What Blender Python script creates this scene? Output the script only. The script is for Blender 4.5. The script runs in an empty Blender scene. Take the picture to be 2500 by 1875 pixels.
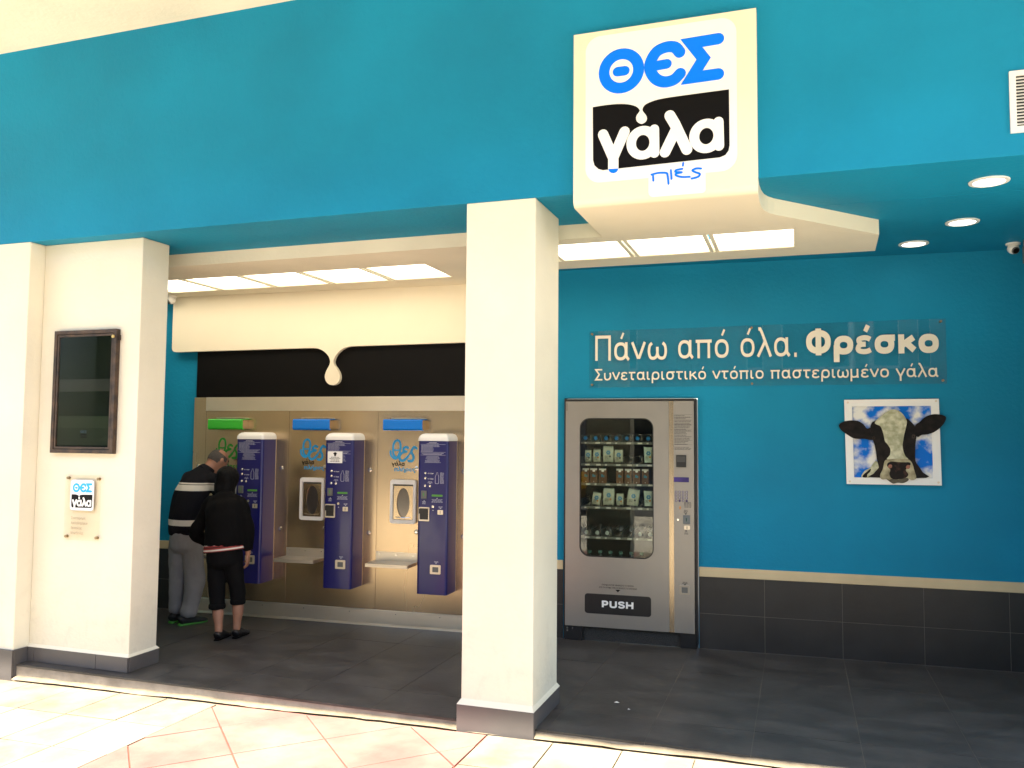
import bpy, bmesh, math, random
from mathutils import Vector, Matrix, noise
from mathutils.geometry import tessellate_polygon
R_ = math.radians
S = bpy.context.scene
C = S.collection
rnd = random.Random(7)

# ------------------------------------------------------------ camera, world, sun, exposure
cam = bpy.data.cameras.new('camera'); cam.sensor_width = 36.0; cam.lens = 2055.33/2500*36
cam.clip_start = 0.05; cam.clip_end = 500
co = bpy.data.objects.new('camera', cam); C.objects.link(co)
RM = [[0.946779, -0.012441, -0.321644], [0.321785, 0.061369, 0.944822], [0.007984, -0.998038, 0.062106]]
co.matrix_world = Matrix(((RM[0][0], -RM[0][1], -RM[0][2], 0.0), (RM[1][0], -RM[1][1], -RM[1][2], 0.0),
                          (RM[2][0], -RM[2][1], -RM[2][2], 1.54), (0, 0, 0, 1)))
S.camera = co
SUN_EL, SUN_AZ = 66.0, 188.0        # azimuth clockwise from +Y: the sun stands in front of the shop, slightly left
w = bpy.data.worlds.new('World'); S.world = w; w.use_nodes = True
nt = w.node_tree; nt.nodes.clear()
sky = nt.nodes.new('ShaderNodeTexSky'); sky.sky_type = 'NISHITA'; sky.sun_disc = False
sky.sun_elevation = R_(SUN_EL); sky.sun_rotation = R_(SUN_AZ)
bgn = nt.nodes.new('ShaderNodeBackground'); bgn.inputs['Strength'].default_value = 0.15
wo = nt.nodes.new('ShaderNodeOutputWorld')
nt.links.new(sky.outputs[0], bgn.inputs[0]); nt.links.new(bgn.outputs[0], wo.inputs[0])
sl = bpy.data.lights.new('sun', 'SUN'); sl.energy = 5.0; sl.angle = R_(0.6); sl.color = (1.0, 0.935, 0.80)
so = bpy.data.objects.new('sun', sl); C.objects.link(so)
az, el = R_(SUN_AZ), R_(SUN_EL)
sd = Vector((math.sin(az)*math.cos(el), math.cos(az)*math.cos(el), math.sin(el)))
so.rotation_euler = sd.to_track_quat('Z', 'Y').to_euler()
S.view_settings.view_transform = 'Standard'; S.view_settings.look = 'None'
S.view_settings.gamma = 1.0; S.view_settings.use_curve_mapping = False
S.view_settings.exposure = 2.0
S.cycles.max_bounces = 10; S.cycles.diffuse_bounces = 6; S.cycles.transparent_max_bounces = 12
S.cycles.sample_clamp_indirect = 6.0
S.cycles.use_denoising = True

# ------------------------------------------------------------ materials
def mat(name, col, rough=0.6, metal=0.0, nz=None, bump=None, coat=0.0, spec=None, emit=None, stretch=None, col2=None, trans=0.0, fine=None):
    if name in bpy.data.materials: return bpy.data.materials[name]
    m = bpy.data.materials.new(name); m.use_nodes = True
    t = m.node_tree; b = t.nodes['Principled BSDF']
    b.inputs['Base Color'].default_value = (*col, 1); b.inputs['Roughness'].default_value = rough
    b.inputs['Metallic'].default_value = metal; b.inputs['Coat Weight'].default_value = coat
    b.inputs['Coat Roughness'].default_value = 0.06
    b.inputs['Transmission Weight'].default_value = trans
    if spec is not None: b.inputs['Specular IOR Level'].default_value = spec
    if emit:
        b.inputs['Emission Color'].default_value = (*emit[0], 1); b.inputs['Emission Strength'].default_value = emit[1]
    tc = t.nodes.new('ShaderNodeTexCoord'); mp = t.nodes.new('ShaderNodeMapping')
    t.links.new(tc.outputs['Object'], mp.inputs['Vector'])
    if stretch: mp.inputs['Scale'].default_value = stretch
    def noi(sc, det=5):
        n = t.nodes.new('ShaderNodeTexNoise'); n.inputs['Scale'].default_value = sc; n.inputs['Detail'].default_value = det
        t.links.new(mp.outputs[0], n.inputs['Vector']); return n
    if nz:
        n = noi(nz[0]); r = t.nodes.new('ShaderNodeValToRGB')
        a = nz[1]; c2 = col2 or tuple(max(0, c*(1-a)) for c in col)
        r.color_ramp.elements[0].position = 0.32; r.color_ramp.elements[1].position = 0.68
        r.color_ramp.elements[0].color = (*c2, 1); r.color_ramp.elements[1].color = (*[min(1, c*(1+a*0.35)) if not col2 else c for c in col], 1)
        t.links.new(n.outputs['Fac'], r.inputs[0])
        out = r.outputs[0]
        if fine:
            n2 = noi(fine[0], 3); mx = t.nodes.new('ShaderNodeMix'); mx.data_type = 'RGBA'; mx.blend_type = 'MULTIPLY'
            mx.inputs[0].default_value = fine[1]
            t.links.new(out, mx.inputs[6]); t.links.new(n2.outputs['Color'], mx.inputs[7])
            r2 = t.nodes.new('ShaderNodeValToRGB'); r2.color_ramp.elements[0].position = .3; r2.color_ramp.elements[1].position = .6
            r2.color_ramp.elements[0].color = (.45, .45, .45, 1)
            t.links.new(n2.outputs['Fac'], r2.inputs[0]); t.links.new(r2.outputs[0], mx.inputs[7]); out = mx.outputs[2]
        t.links.new(out, b.inputs['Base Color'])
        mr = t.nodes.new('ShaderNodeMapRange'); mr.inputs['To Min'].default_value = max(0.02, rough*0.8); mr.inputs['To Max'].default_value = min(1, rough*1.25)
        t.links.new(n.outputs['Fac'], mr.inputs[0]); t.links.new(mr.outputs[0], b.inputs['Roughness'])
    if bump:
        n = noi(bump[0], 4); bp = t.nodes.new('ShaderNodeBump'); bp.inputs['Strength'].default_value = bump[1]; bp.inputs['Distance'].default_value = 0.01
        t.links.new(n.outputs['Fac'], bp.inputs['Height']); t.links.new(bp.outputs[0], b.inputs['Normal'])
    return m
TEAL = mat('teal_paint', (0.006, 0.230, 0.395), 0.60, spec=.18, nz=(1.1, 0.16), bump=(38, 0.30))
CREAM = mat('cream_paint', (0.80, 0.735, 0.575), 0.7, nz=(1.5, 0.09), bump=(38, 0.25))
CREAM2 = mat('cream_lacquer', (0.80, 0.73, 0.56), 0.5, nz=(1.4, 0.03))
WHITE = mat('white_plastic', (0.80, 0.78, 0.72), 0.35)
WHITE_P = mat('white_print', (0.86, 0.85, 0.81), 0.45)
BLACK_P = mat('black_print', (0.0040, 0.0036, 0.0036), 0.5, spec=.12)
BLUE_P = mat('blue_print', (0.0, 0.19, 0.95), 0.5, spec=.15)
CYAN_P = mat('cyan_print', (0.01, 0.30, 0.62), 0.4)
GREEN_P = mat('green_print', (0.03, 0.33, 0.03), 0.4)
GREEN_L = mat('green_lacquer', (0.035, 0.42, 0.03), 0.25, coat=0.3)
BLUE_L = mat('blue_lacquer', (0.0, 0.17, 0.62), 0.25, coat=0.3)
TILE = mat('anthracite_tile', (0.058, 0.053, 0.048), 0.45, nz=(3.4, 0.42), bump=(38, 0.10), stretch=(1, 1.5, 1), fine=(14, 0.35))
WTILE = mat('anthracite_wall_tile', (0.026, 0.024, 0.022), 0.45, nz=(4.0, 0.3), bump=(40, 0.08))
GROUT = mat('grout', (0.19, 0.17, 0.145), 0.9)
CONC = mat('concrete', (0.34, 0.29, 0.23), 0.9, nz=(7, 0.35), bump=(30, 0.5))
SKIRT = mat('taupe_skirting_tile', (0.105, 0.092, 0.085), 0.5, nz=(5, 0.12), bump=(40, 0.05))
STEEL = mat('brushed_steel', (0.62, 0.475, 0.305), 0.25, metal=0.95, nz=(1.3, 0.12), stretch=(1.6, 1, .5))
STEEL_B = mat('bright_steel', (0.76, 0.68, 0.55), 0.36, metal=0.85, nz=(3, 0.06), bump=(6, 0.05))
CHROME = mat('polished_steel', (0.75, 0.72, 0.66), 0.15, metal=1.0)
NAVY = mat('navy_enamel', (0.0045, 0.0045, 0.105), 0.30, coat=0.25, nz=(2, 0.08))
DARKP = mat('dark_plastic', (0.012, 0.012, 0.013), 0.35)
GREYP = mat('grey_plastic', (0.13, 0.13, 0.12), 0.4)
SILVER = mat('silver_paint', (0.32, 0.30, 0.27), 0.36, metal=0.55, nz=(6, 0.04), bump=(90, 0.03))
BLACKM = mat('black_metal', (0.010, 0.010, 0.011), 0.4)
RUST = mat('rusted_iron', (0.030, 0.023, 0.019), 0.55, metal=0.3, nz=(16, 0.5), col2=(0.095, 0.055, 0.032), bump=(60, 0.3))
CREAM_W = mat('cream_plaster', (0.80, 0.735, 0.575), 0.7, nz=(1.5, 0.09), bump=(38, 0.25))
def _scuffs(m):
    t = m.node_tree; b = t.nodes['Principled BSDF']; src = b.inputs['Base Color'].links[0].from_socket
    tc = t.nodes.new('ShaderNodeTexCoord'); sp = t.nodes.new('ShaderNodeSeparateXYZ'); t.links.new(tc.outputs['Object'], sp.inputs[0])
    mr = t.nodes.new('ShaderNodeMapRange'); mr.inputs['From Min'].default_value = .75; mr.inputs['From Max'].default_value = .08; t.links.new(sp.outputs[2], mr.inputs[0])
    n = t.nodes.new('ShaderNodeTexNoise'); n.inputs['Scale'].default_value = 9; n.inputs['Detail'].default_value = 8; n.inputs['Roughness'].default_value = .65; t.links.new(tc.outputs['Object'], n.inputs[0])
    r = t.nodes.new('ShaderNodeValToRGB'); r.color_ramp.elements[0].position = .52; r.color_ramp.elements[1].position = .68; t.links.new(n.outputs['Fac'], r.inputs[0])
    mu = t.nodes.new('ShaderNodeMath'); mu.operation = 'MULTIPLY'; t.links.new(mr.outputs[0], mu.inputs[0]); t.links.new(r.outputs[0], mu.inputs[1])
    m2 = t.nodes.new('ShaderNodeMath'); m2.operation = 'MULTIPLY'; m2.inputs[1].default_value = .22; t.links.new(mu.outputs[0], m2.inputs[0])
    mx = t.nodes.new('ShaderNodeMix'); mx.data_type = 'RGBA'; t.links.new(m2.outputs[0], mx.inputs[0]); t.links.new(src, mx.inputs[6]); mx.inputs[7].default_value = (.40, .34, .26, 1)
    t.links.new(mx.outputs[2], b.inputs['Base Color'])
_scuffs(CREAM_W)
PANEL = mat('lit_panel', (0.9, 0.9, 0.9), 0.5, emit=((1.0, 0.88, 0.70), 1.3))
BULB = mat('lit_downlight', (0.9, 0.9, 0.9), 0.5, emit=((1.0, 0.94, 0.86), 2.0))
SKIN = mat('skin', (0.36, 0.17, 0.10), 0.55, nz=(20, 0.12), bump=(80, 0.05))

def glass(name, tint=(1, 1, 1), rough=0.02, fac=0.12):
    m = bpy.data.materials.new(name); m.use_nodes = True; t = m.node_tree; t.nodes.clear()
    o = t.nodes.new('ShaderNodeOutputMaterial'); mx = t.nodes.new('ShaderNodeMixShader'); lw = t.nodes.new('ShaderNodeLayerWeight'); fr = t.nodes.new('ShaderNodeMath'); fr.operation = 'POWER'; fr.inputs[1].default_value = 3.5
    lw.inputs[0].default_value = 0.5; t.links.new(lw.outputs['Facing'], fr.inputs[0])
    tr = t.nodes.new('ShaderNodeBsdfTransparent'); tr.inputs[0].default_value = (*tint, 1)
    gl = t.nodes.new('ShaderNodeBsdfGlossy'); gl.inputs['Roughness'].default_value = rough
    ad = t.nodes.new('ShaderNodeMath'); ad.operation = 'ADD'; ad.inputs[1].default_value = fac; ad.use_clamp = True
    t.links.new(fr.outputs[0], ad.inputs[0]); t.links.new(ad.outputs[0], mx.inputs[0])
    t.links.new(tr.outputs[0], mx.inputs[1]); t.links.new(gl.outputs[0], mx.inputs[2]); t.links.new(mx.outputs[0], o.inputs[0])
    return m
GLASS = glass('window_glass', (0.88, 0.90, 0.85), 0.01, 0.045)
ACRYL = glass('clear_acrylic', (0.93, 0.95, 0.94), 0.03, 0.05)
PET = glass('clear_plastic', (0.80, 0.84, 0.86), 0.06, 0.14)

# ------------------------------------------------------------ mesh building
class MB:
    def __init__(s): s.v = []; s.f = []; s.mi = []; s.cur = 0
    def add(s, vs, fs):
        o = len(s.v); s.v += [tuple(v) for v in vs]
        for f in fs: s.f.append(tuple(i+o for i in f)); s.mi.append(s.cur)
        return s
    def box(s, x0, x1, y0, y1, z0, z1):
        return s.add([(x0, y0, z0), (x1, y0, z0), (x1, y1, z0), (x0, y1, z0), (x0, y0, z1), (x1, y0, z1), (x1, y1, z1), (x0, y1, z1)],
                     [(0, 3, 2, 1), (4, 5, 6, 7), (0, 1, 5, 4), (1, 2, 6, 5), (2, 3, 7, 6), (3, 0, 4, 7)])
    def plate(s, loops, y0, y1):
        """loops: outer + holes as (x,z); front face at y0, back at y1"""
        loops = [list(l) for l in loops]
        def area(l): return sum(l[i][0]*l[(i+1) % len(l)][1]-l[(i+1) % len(l)][0]*l[i][1] for i in range(len(l)))
        if area(loops[0]) < 0: loops[0].reverse()
        for l in loops[1:]:
            if area(l) > 0: l.reverse()
        tris = tessellate_polygon([[Vector((p[0], p[1], 0)) for p in l] for l in loops])
        flat = [p for l in loops for p in l]; n = len(flat)
        vs = [(p[0], y0, p[1]) for p in flat]+[(p[0], y1, p[1]) for p in flat]; fs = []
        for t in tris:
            a, b, c = t
            A = (flat[b][0]-flat[a][0])*(flat[c][1]-flat[a][1])-(flat[c][0]-flat[a][0])*(flat[b][1]-flat[a][1])
            if abs(A) < 1e-12: continue
            if A < 0: a, c = c, a
            fs.append((a, b, c)); fs.append((c+n, b+n, a+n))
        o = 0
        for l in loops:
            k = len(l)
            for i in range(k):
                j = (i+1) % k; fs.append((o+j, o+i, o+i+n, o+j+n))
            o += k
        return s.add(vs, fs)
    def cyl(s, c, r, h, ax='y', n=20, r2=None):
        r2 = r if r2 is None else r2; vs = []
        for k, (rr, t) in enumerate(((r, 0), (r2, h))):
            for i in range(n):
                a = 2*math.pi*i/n; p, q = rr*math.cos(a), rr*math.sin(a)
                vs.append({'y': (c[0]+p, c[1]+t, c[2]+q), 'z': (c[0]+p, c[1]+q, c[2]+t), 'x': (c[0]+t, c[1]+p, c[2]+q)}[ax])
        fs = [tuple(range(n)), tuple(reversed(range(n, 2*n)))]+[(i, i+n, (i+1) % n+n, (i+1) % n) for i in range(n)]
        return s.add(vs, fs)
    def lathe(s, c, prof, n=20):
        """prof: (r, z) from bottom to top, around z"""
        vs = []; fs = []
        for r, z in prof:
            for i in range(n):
                a = 2*math.pi*i/n; vs.append((c[0]+r*math.cos(a), c[1]+r*math.sin(a), c[2]+z))
        for k in range(len(prof)-1):
            for i in range(n):
                j = (i+1) % n; fs.append((k*n+i, k*n+j, (k+1)*n+j, (k+1)*n+i))
        fs.append(tuple(reversed(range(n)))); fs.append(tuple(range((len(prof)-1)*n, len(prof)*n)))
        return s.add(vs, fs)
    def loft(s, pts, rad, side=(1, 0, 0), n=16, sub=4, cap=True):
        """smooth tube through pts; rad: (r_side, r_other) per point"""
        P = [Vector(p) for p in pts]; Q = [r if isinstance(r, tuple) else (r, r) for r in rad]
        pp, rr = [], []
        m = len(P)
        for i in range(m-1):
            p0, p1, p2, p3 = P[max(i-1, 0)], P[i], P[i+1], P[min(i+2, m-1)]
            for k in range(sub):
                t = k/sub; tt = t*t; ttt = tt*t
                pp.append(0.5*((2*p1)+(-p0+p2)*t+(2*p0-5*p1+4*p2-p3)*tt+(-p0+3*p1-3*p2+p3)*ttt))
                e = t*t*(3-2*t); rr.append((Q[i][0]*(1-e)+Q[i+1][0]*e, Q[i][1]*(1-e)+Q[i+1][1]*e))
        pp.append(P[-1]); rr.append(Q[-1])
        sv = Vector(side); vs = []; fs = []
        for i, p in enumerate(pp):
            t = (pp[min(i+1, len(pp)-1)]-pp[max(i-1, 0)]).normalized()
            a = (sv-t*sv.dot(t)).normalized(); b = t.cross(a)
            for k in range(n):
                an = 2*math.pi*k/n; vs.append(p+a*rr[i][0]*math.cos(an)+b*rr[i][1]*math.sin(an))
        L = len(pp)
        for i in range(L-1):
            for k in range(n):
                j = (k+1) % n; fs.append((i*n+k, i*n+j, (i+1)*n+j, (i+1)*n+k))
        if cap: fs.append(tuple(reversed(range(n)))); fs.append(tuple(range((L-1)*n, L*n)))
        return s.add(vs, fs)
    def ball(s, c, r, n=16, m=10, rot=None):
        r = r if isinstance(r, tuple) else (r, r, r); vs = []; fs = []
        M_ = rot or Matrix.Identity(3)
        for i in range(m+1):
            th = math.pi*i/m
            for k in range(n):
                a = 2*math.pi*k/n
                vs.append(Vector(c)+M_@Vector((r[0]*math.sin(th)*math.cos(a), r[1]*math.sin(th)*math.sin(a), -r[2]*math.cos(th))))
        for i in range(m):
            for k in range(n):
                j = (k+1) % n; fs.append((i*n+k, i*n+j, (i+1)*n+j, (i+1)*n+k))
        return s.add(vs, fs)

def smooth2d(pts, closed=True, sub=4):
    n = len(pts); out = []
    rng = range(n) if closed else range(n-1)
    for i in rng:
        g = (lambda k: Vector(pts[k % n])) if closed else (lambda k: Vector(pts[min(max(k, 0), n-1)]))
        p0, p1, p2, p3 = g(i-1), g(i), g(i+1), g(i+2)
        for k in range(sub):
            t = k/sub
            q = 0.5*((2*p1)+(-p0+p2)*t+(2*p0-5*p1+4*p2-p3)*t*t+(-p0+3*p1-3*p2+p3)*t**3)
            out.append((q[0], q[1]))
    if not closed: out.append(tuple(pts[-1]))
    return out
def ribbon(pts, w, caps=7):
    """outline of a round-ended stroke of half width w"""
    P = [Vector(p) for p in pts]; n = len(P); Lf, Rt = [], []
    for i in range(n):
        d0 = (P[i]-P[i-1]).normalized() if i > 0 else (P[1]-P[0]).normalized()
        d1 = (P[i+1]-P[i]).normalized() if i < n-1 else d0
        if i == 0: d0 = d1
        n0 = Vector((-d0[1], d0[0])); n1 = Vector((-d1[1], d1[0])); mm = n0+n1
        mm = mm.normalized() if mm.length > 1e-6 else n0
        k = w/max(0.45, mm.dot(n0)); Lf.append(P[i]+mm*k); Rt.append(P[i]-mm*k)
    out = list(Lf)
    d = (P[-1]-P[-2]).normalized(); a0 = math.atan2(d[0], -d[1])
    a0 = math.atan2((Lf[-1]-P[-1])[1], (Lf[-1]-P[-1])[0])
    for i in range(1, caps): a = a0-math.pi*i/caps; out.append(P[-1]+Vector((math.cos(a), math.sin(a)))*w)
    out += list(reversed(Rt))
    a0 = math.atan2((Rt[0]-P[0])[1], (Rt[0]-P[0])[0])
    for i in range(1, caps): a = a0-math.pi*i/caps; out.append(P[0]+Vector((math.cos(a), math.sin(a)))*w)
    return [(p[0], p[1]) for p in out]
def rrect(x0, x1, z0, z1, r, k=5, rs=None):
    rs = rs or (r, r, r, r); out = []
    for (cx, cz, a, rr) in ((x1, z1, 0, rs[0]), (x0, z1, 90, rs[1]), (x0, z0, 180, rs[2]), (x1, z0, 270, rs[3])):
        sx = -1 if cx == x1 else 1; sz = -1 if cz == z1 else 1
        if rr <= 0: out.append((cx, cz)); continue
        for i in range(k+1):
            t = R_(a+90*i/k); out.append((cx+sx*rr+rr*math.cos(t), cz+sz*rr+rr*math.sin(t)))
    return out
def circ(cx, cz, rx, rz=None, n=36):
    rz = rz or rx
    return [(cx+rx*math.cos(2*math.pi*i/n), cz+rz*math.sin(2*math.pi*i/n)) for i in range(n)]

WALL = Matrix.Translation((0, 6.43, 0)) @ Matrix.Rotation(0.05, 4, 'Z')   # the back wall stands a little askew to the front
ID = Matrix.Identity(4)
ORG = {}
def tag(o, label=None, cat=None, group=None, kind=None):
    if label: o['label'] = label
    if cat: o['category'] = cat
    if group: o['group'] = group
    if kind: o['kind'] = kind
    return o
def thing(name, label, cat, org=(0, 0, 0), fr=ID, group=None):
    o = bpy.data.objects.new(name, None); C.objects.link(o); o.empty_display_size = 0.1
    o.matrix_world = fr @ Matrix.Translation(org); ORG[o] = Vector(org)
    return tag(o, label, cat, group)
def mesh_of(mb, org, mats, smooth=False, bevel=0.0, seg=2, name='mesh'):
    me = bpy.data.meshes.new(name)
    me.from_pydata([(v[0]-org[0], v[1]-org[1], v[2]-org[2]) for v in mb.v], [], mb.f)
    for m in (mats if isinstance(mats, (list, tuple)) else [mats]): me.materials.append(m)
    if any(mb.mi): me.polygons.foreach_set('material_index', mb.mi)
    if bevel > 0:
        bm = bmesh.new(); bm.from_mesh(me)
        bmesh.ops.remove_doubles(bm, verts=bm.verts, dist=1e-6)
        es = [e for e in bm.edges if len(e.link_faces) == 2 and e.calc_face_angle(0) > 0.6]
        bmesh.ops.bevel(bm, geom=es, offset=bevel, segments=seg, profile=0.5, affect='EDGES', clamp_overlap=True)
        bm.to_mesh(me); bm.free()
    if smooth:
        me.polygons.foreach_set('use_smooth', [True]*len(me.polygons))
        if smooth != 'all': me.set_sharp_from_angle(angle=R_(38))
    me.update(); return me
def part(name, mb, m, parent, label=None, smooth=False, bevel=0.0, seg=2, kind=None):
    org = ORG[parent]; me = mesh_of(mb, org, m, smooth, bevel, seg, name)
    o = bpy.data.objects.new(name, me); C.objects.link(o); o.parent = parent; ORG[o] = org
    if name in ('printed_text', 'lettering', 'price_text') and not kind: kind = 'stuff'
    return tag(o, label, kind=kind)
def solo(name, label, cat, mb, m, org=(0, 0, 0), fr=ID, group=None, kind=None, smooth=False, bevel=0.0, seg=2):
    me = mesh_of(mb, org, m, smooth, bevel, seg, name)
    o = bpy.data.objects.new(name, me); C.objects.link(o); o.matrix_world = fr @ Matrix.Translation(org); ORG[o] = Vector(org)
    return tag(o, label, cat, group, kind)
def copy_tree(o, parent=None):
    c = o.copy(); C.objects.link(c); c.parent = parent; ORG[c] = ORG.get(o, Vector())
    for ch in list(o.children): copy_tree(ch, c)
    return c

# text as meshes (built-in font)
_tc = bpy.data.curves.new('lettering', 'FONT'); _to = bpy.data.objects.new('lettering', _tc)
def text_mesh(body, weight=0.0, res=3):
    _tc.body = body; _tc.size = 1.0; _tc.offset = weight; _tc.resolution_u = res; _tc.extrude = 0.5
    C.objects.link(_to); bpy.context.view_layer.update()
    dg = bpy.context.evaluated_depsgraph_get()
    me = bpy.data.meshes.new_from_object(_to.evaluated_get(dg))
    vs = [v.co.copy() for v in me.vertices]; fs = [tuple(p.vertices) for p in me.polygons]
    bpy.data.meshes.remove(me); C.objects.unlink(_to)
    return vs, fs
def put_text(parent, body, u0, u1, zb, cap, yf, dep, m, weight=0.0, split=True, name='letter', shear=0.0, fr_cap=0.727):
    vs, fs = text_mesh(body, weight)
    mnx = min(v.x for v in vs); mxx = max(v.x for v in vs)
    sx = (u1-u0)/(mxx-mnx); sz = cap/(fr_cap+2*weight)
    P = [(u0+(v.x-mnx)*sx+shear*(v.y)*sz, yf+(0.5-v.z)*dep, zb+(v.y+weight)*sz) for v in vs]
    if not split:
        mb = MB(); mb.add(P, fs); return [part(name, mb, m, parent)]
    par = list(range(len(P)))
    def find(a):
        while par[a] != a: par[a] = par[par[a]]; a = par[a]
        return a
    for f in fs:
        for k in f[1:]:
            a, b = find(f[0]), find(k)
            if a != b: par[a] = b
    comp = {}
    for i in range(len(P)): comp.setdefault(find(i), []).append(i)
    items = []
    for r_, idx in comp.items(): items.append([min(P[i][0] for i in idx), max(P[i][0] for i in idx), {r_}])
    items.sort(); merged = []
    for it in items:
        if merged:
            m0 = merged[-1]; ov = min(m0[1], it[1])-max(m0[0], it[0])
            if ov > 0.45*min(m0[1]-m0[0], it[1]-it[0]):
                m0[1] = max(m0[1], it[1]); m0[2] |= it[2]; continue
        merged.append(it)
    out = []
    for a, b, rs in merged:
        mb = MB(); mp = {}
        for f in fs:
            if find(f[0]) in rs:
                for k in f:
                    if k not in mp: mp[k] = len(mb.v); mb.v.append(P[k])
                mb.f.append(tuple(mp[k] for k in f)); mb.mi.append(0)
        out.append(part(name, mb, m, parent))
    return out
# a plain stroke alphabet for the wall lettering: unit cap height 0.70, x-height 0.50
def _arc(cx, cy, rx, ry, n=30, pw=.86):
    o = []
    for i in range(n):
        a = 2*math.pi*i/n; c_, s_ = math.cos(a), math.sin(a)
        o.append((cx+rx*math.copysign(abs(c_)**pw, c_), cy+ry*math.copysign(abs(s_)**pw, s_)))
    return o
GL = {
 'ο': (.50, [('r', .25, .25, .205, .25)]), 'α': (.55, [('r', .245, .25, .195, .25), ('l', (.44, .5), (.44, .09), (.50, .0))]),
 'ν': (.46, [('l', (.03, .5), (.205, .045), (.255, .045), (.43, .5))]), 'π': (.56, [('l', (.0, .5), (.55, .5)), ('l', (.10, .5), (.10, 0)), ('l', (.45, .5), (.45, 0))]),
 'ω': (.66, [('s', (.15, .50), (.07, .40), (.045, .22), (.09, .05), (.19, .0), (.29, .06), (.33, .20), (.33, .36)), ('s', (.51, .50), (.59, .40), (.615, .22), (.57, .05), (.47, .0), (.37, .06), (.33, .20), (.33, .36))]),
 'λ': (.46, [('l', (.04, .74), (.10, .74), (.16, .64), (.43, .0)), ('l', (.255, .42), (.04, 0))]),
 'Π': (.58, [('l', (.06, 0), (.06, .70), (.52, .70), (.52, 0))]), 'Φ': (.72, [('l', (.36, -.01), (.36, .71)), ('r', .36, .35, .29, .235)]),
 'ρ': (.52, [('r', .265, .25, .205, .25), ('l', (.06, .25), (.06, -.20))]),
 'ε': (.44, [('s', (.40, .42), (.32, .49), (.20, .50), (.09, .44), (.08, .34), (.15, .27), (.27, .262)), ('s', (.27, .262), (.12, .25), (.05, .16), (.08, .05), (.19, .0), (.31, .01), (.41, .08))]),
 'σ': (.56, [('r', .255, .25, .205, .25), ('l', (.25, .50), (.55, .50))]), 'κ': (.46, [('l', (.06, 0), (.06, .5)), ('l', (.40, .5), (.09, .22)), ('l', (.17, .30), (.42, .0))]),
 'Σ': (.52, [('l', (.48, .70), (.06, .70), (.29, .36), (.06, .0), (.49, .0))]), 'υ': (.48, [('s', (.055, .5), (.05, .30), (.07, .10), (.16, .0), (.28, .01), (.39, .12), (.43, .30), (.39, .5))]),
 'τ': (.42, [('l', (.0, .5), (.42, .5)), ('l', (.17, .5), (.17, .09), (.22, .01), (.33, .0))]), 'ι': (.24, [('l', (.07, .5), (.07, .09), (.11, .01), (.21, .0))]),
 'μ': (.52, [('l', (.06, .5), (.06, -.20)), ('s', (.06, .18), (.11, .03), (.22, .0), (.34, .04), (.41, .17)), ('l', (.41, .5), (.41, .0), (.47, .0))]),
 'γ': (.46, [('l', (.02, .5), (.225, .02)), ('l', (.44, .5), (.225, .02), (.225, -.20))]), 'η': (.50, [('l', (.06, .5), (.06, 0)), ('s', (.06, .34), (.13, .47), (.26, .50), (.38, .44), (.42, .32)), ('l', (.42, .34), (.42, -.20))]),
 'ς': (.46, [('s', (.42, .44), (.32, .50), (.17, .48), (.07, .36), (.06, .20), (.14, .05), (.27, .0), (.36, -.05), (.36, -.14), (.27, -.20))]),
 '.': (.18, [('l', (.09, -.02), (.09, .07))]), ' ': (.24, []),
 'P': (.60, [('l', (.09, 0), (.09, .70)), ('s', (.09, .63), (.32, .63), (.45, .58), (.49, .47), (.45, .35), (.32, .29), (.09, .29))]),
 'U': (.66, [('l', (.09, .70), (.09, .28)), ('s', (.09, .30), (.11, .14), (.21, .07), (.33, .06), (.45, .07), (.55, .14), (.57, .30)), ('l', (.57, .70), (.57, .28))]),
 'S': (.62, [('s', (.52, .52), (.44, .62), (.30, .635), (.15, .60), (.11, .49), (.18, .40), (.33, .36), (.47, .31), (.53, .21), (.47, .10), (.32, .06), (.17, .08), (.08, .19))]),
 'H': (.66, [('l', (.09, 0), (.09, .70)), ('l', (.57, 0), (.57, .70)), ('l', (.09, .35), (.57, .35))])}
ACC = {'ά': 'α', 'ό': 'ο', 'έ': 'ε', 'ή': 'η'}
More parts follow.
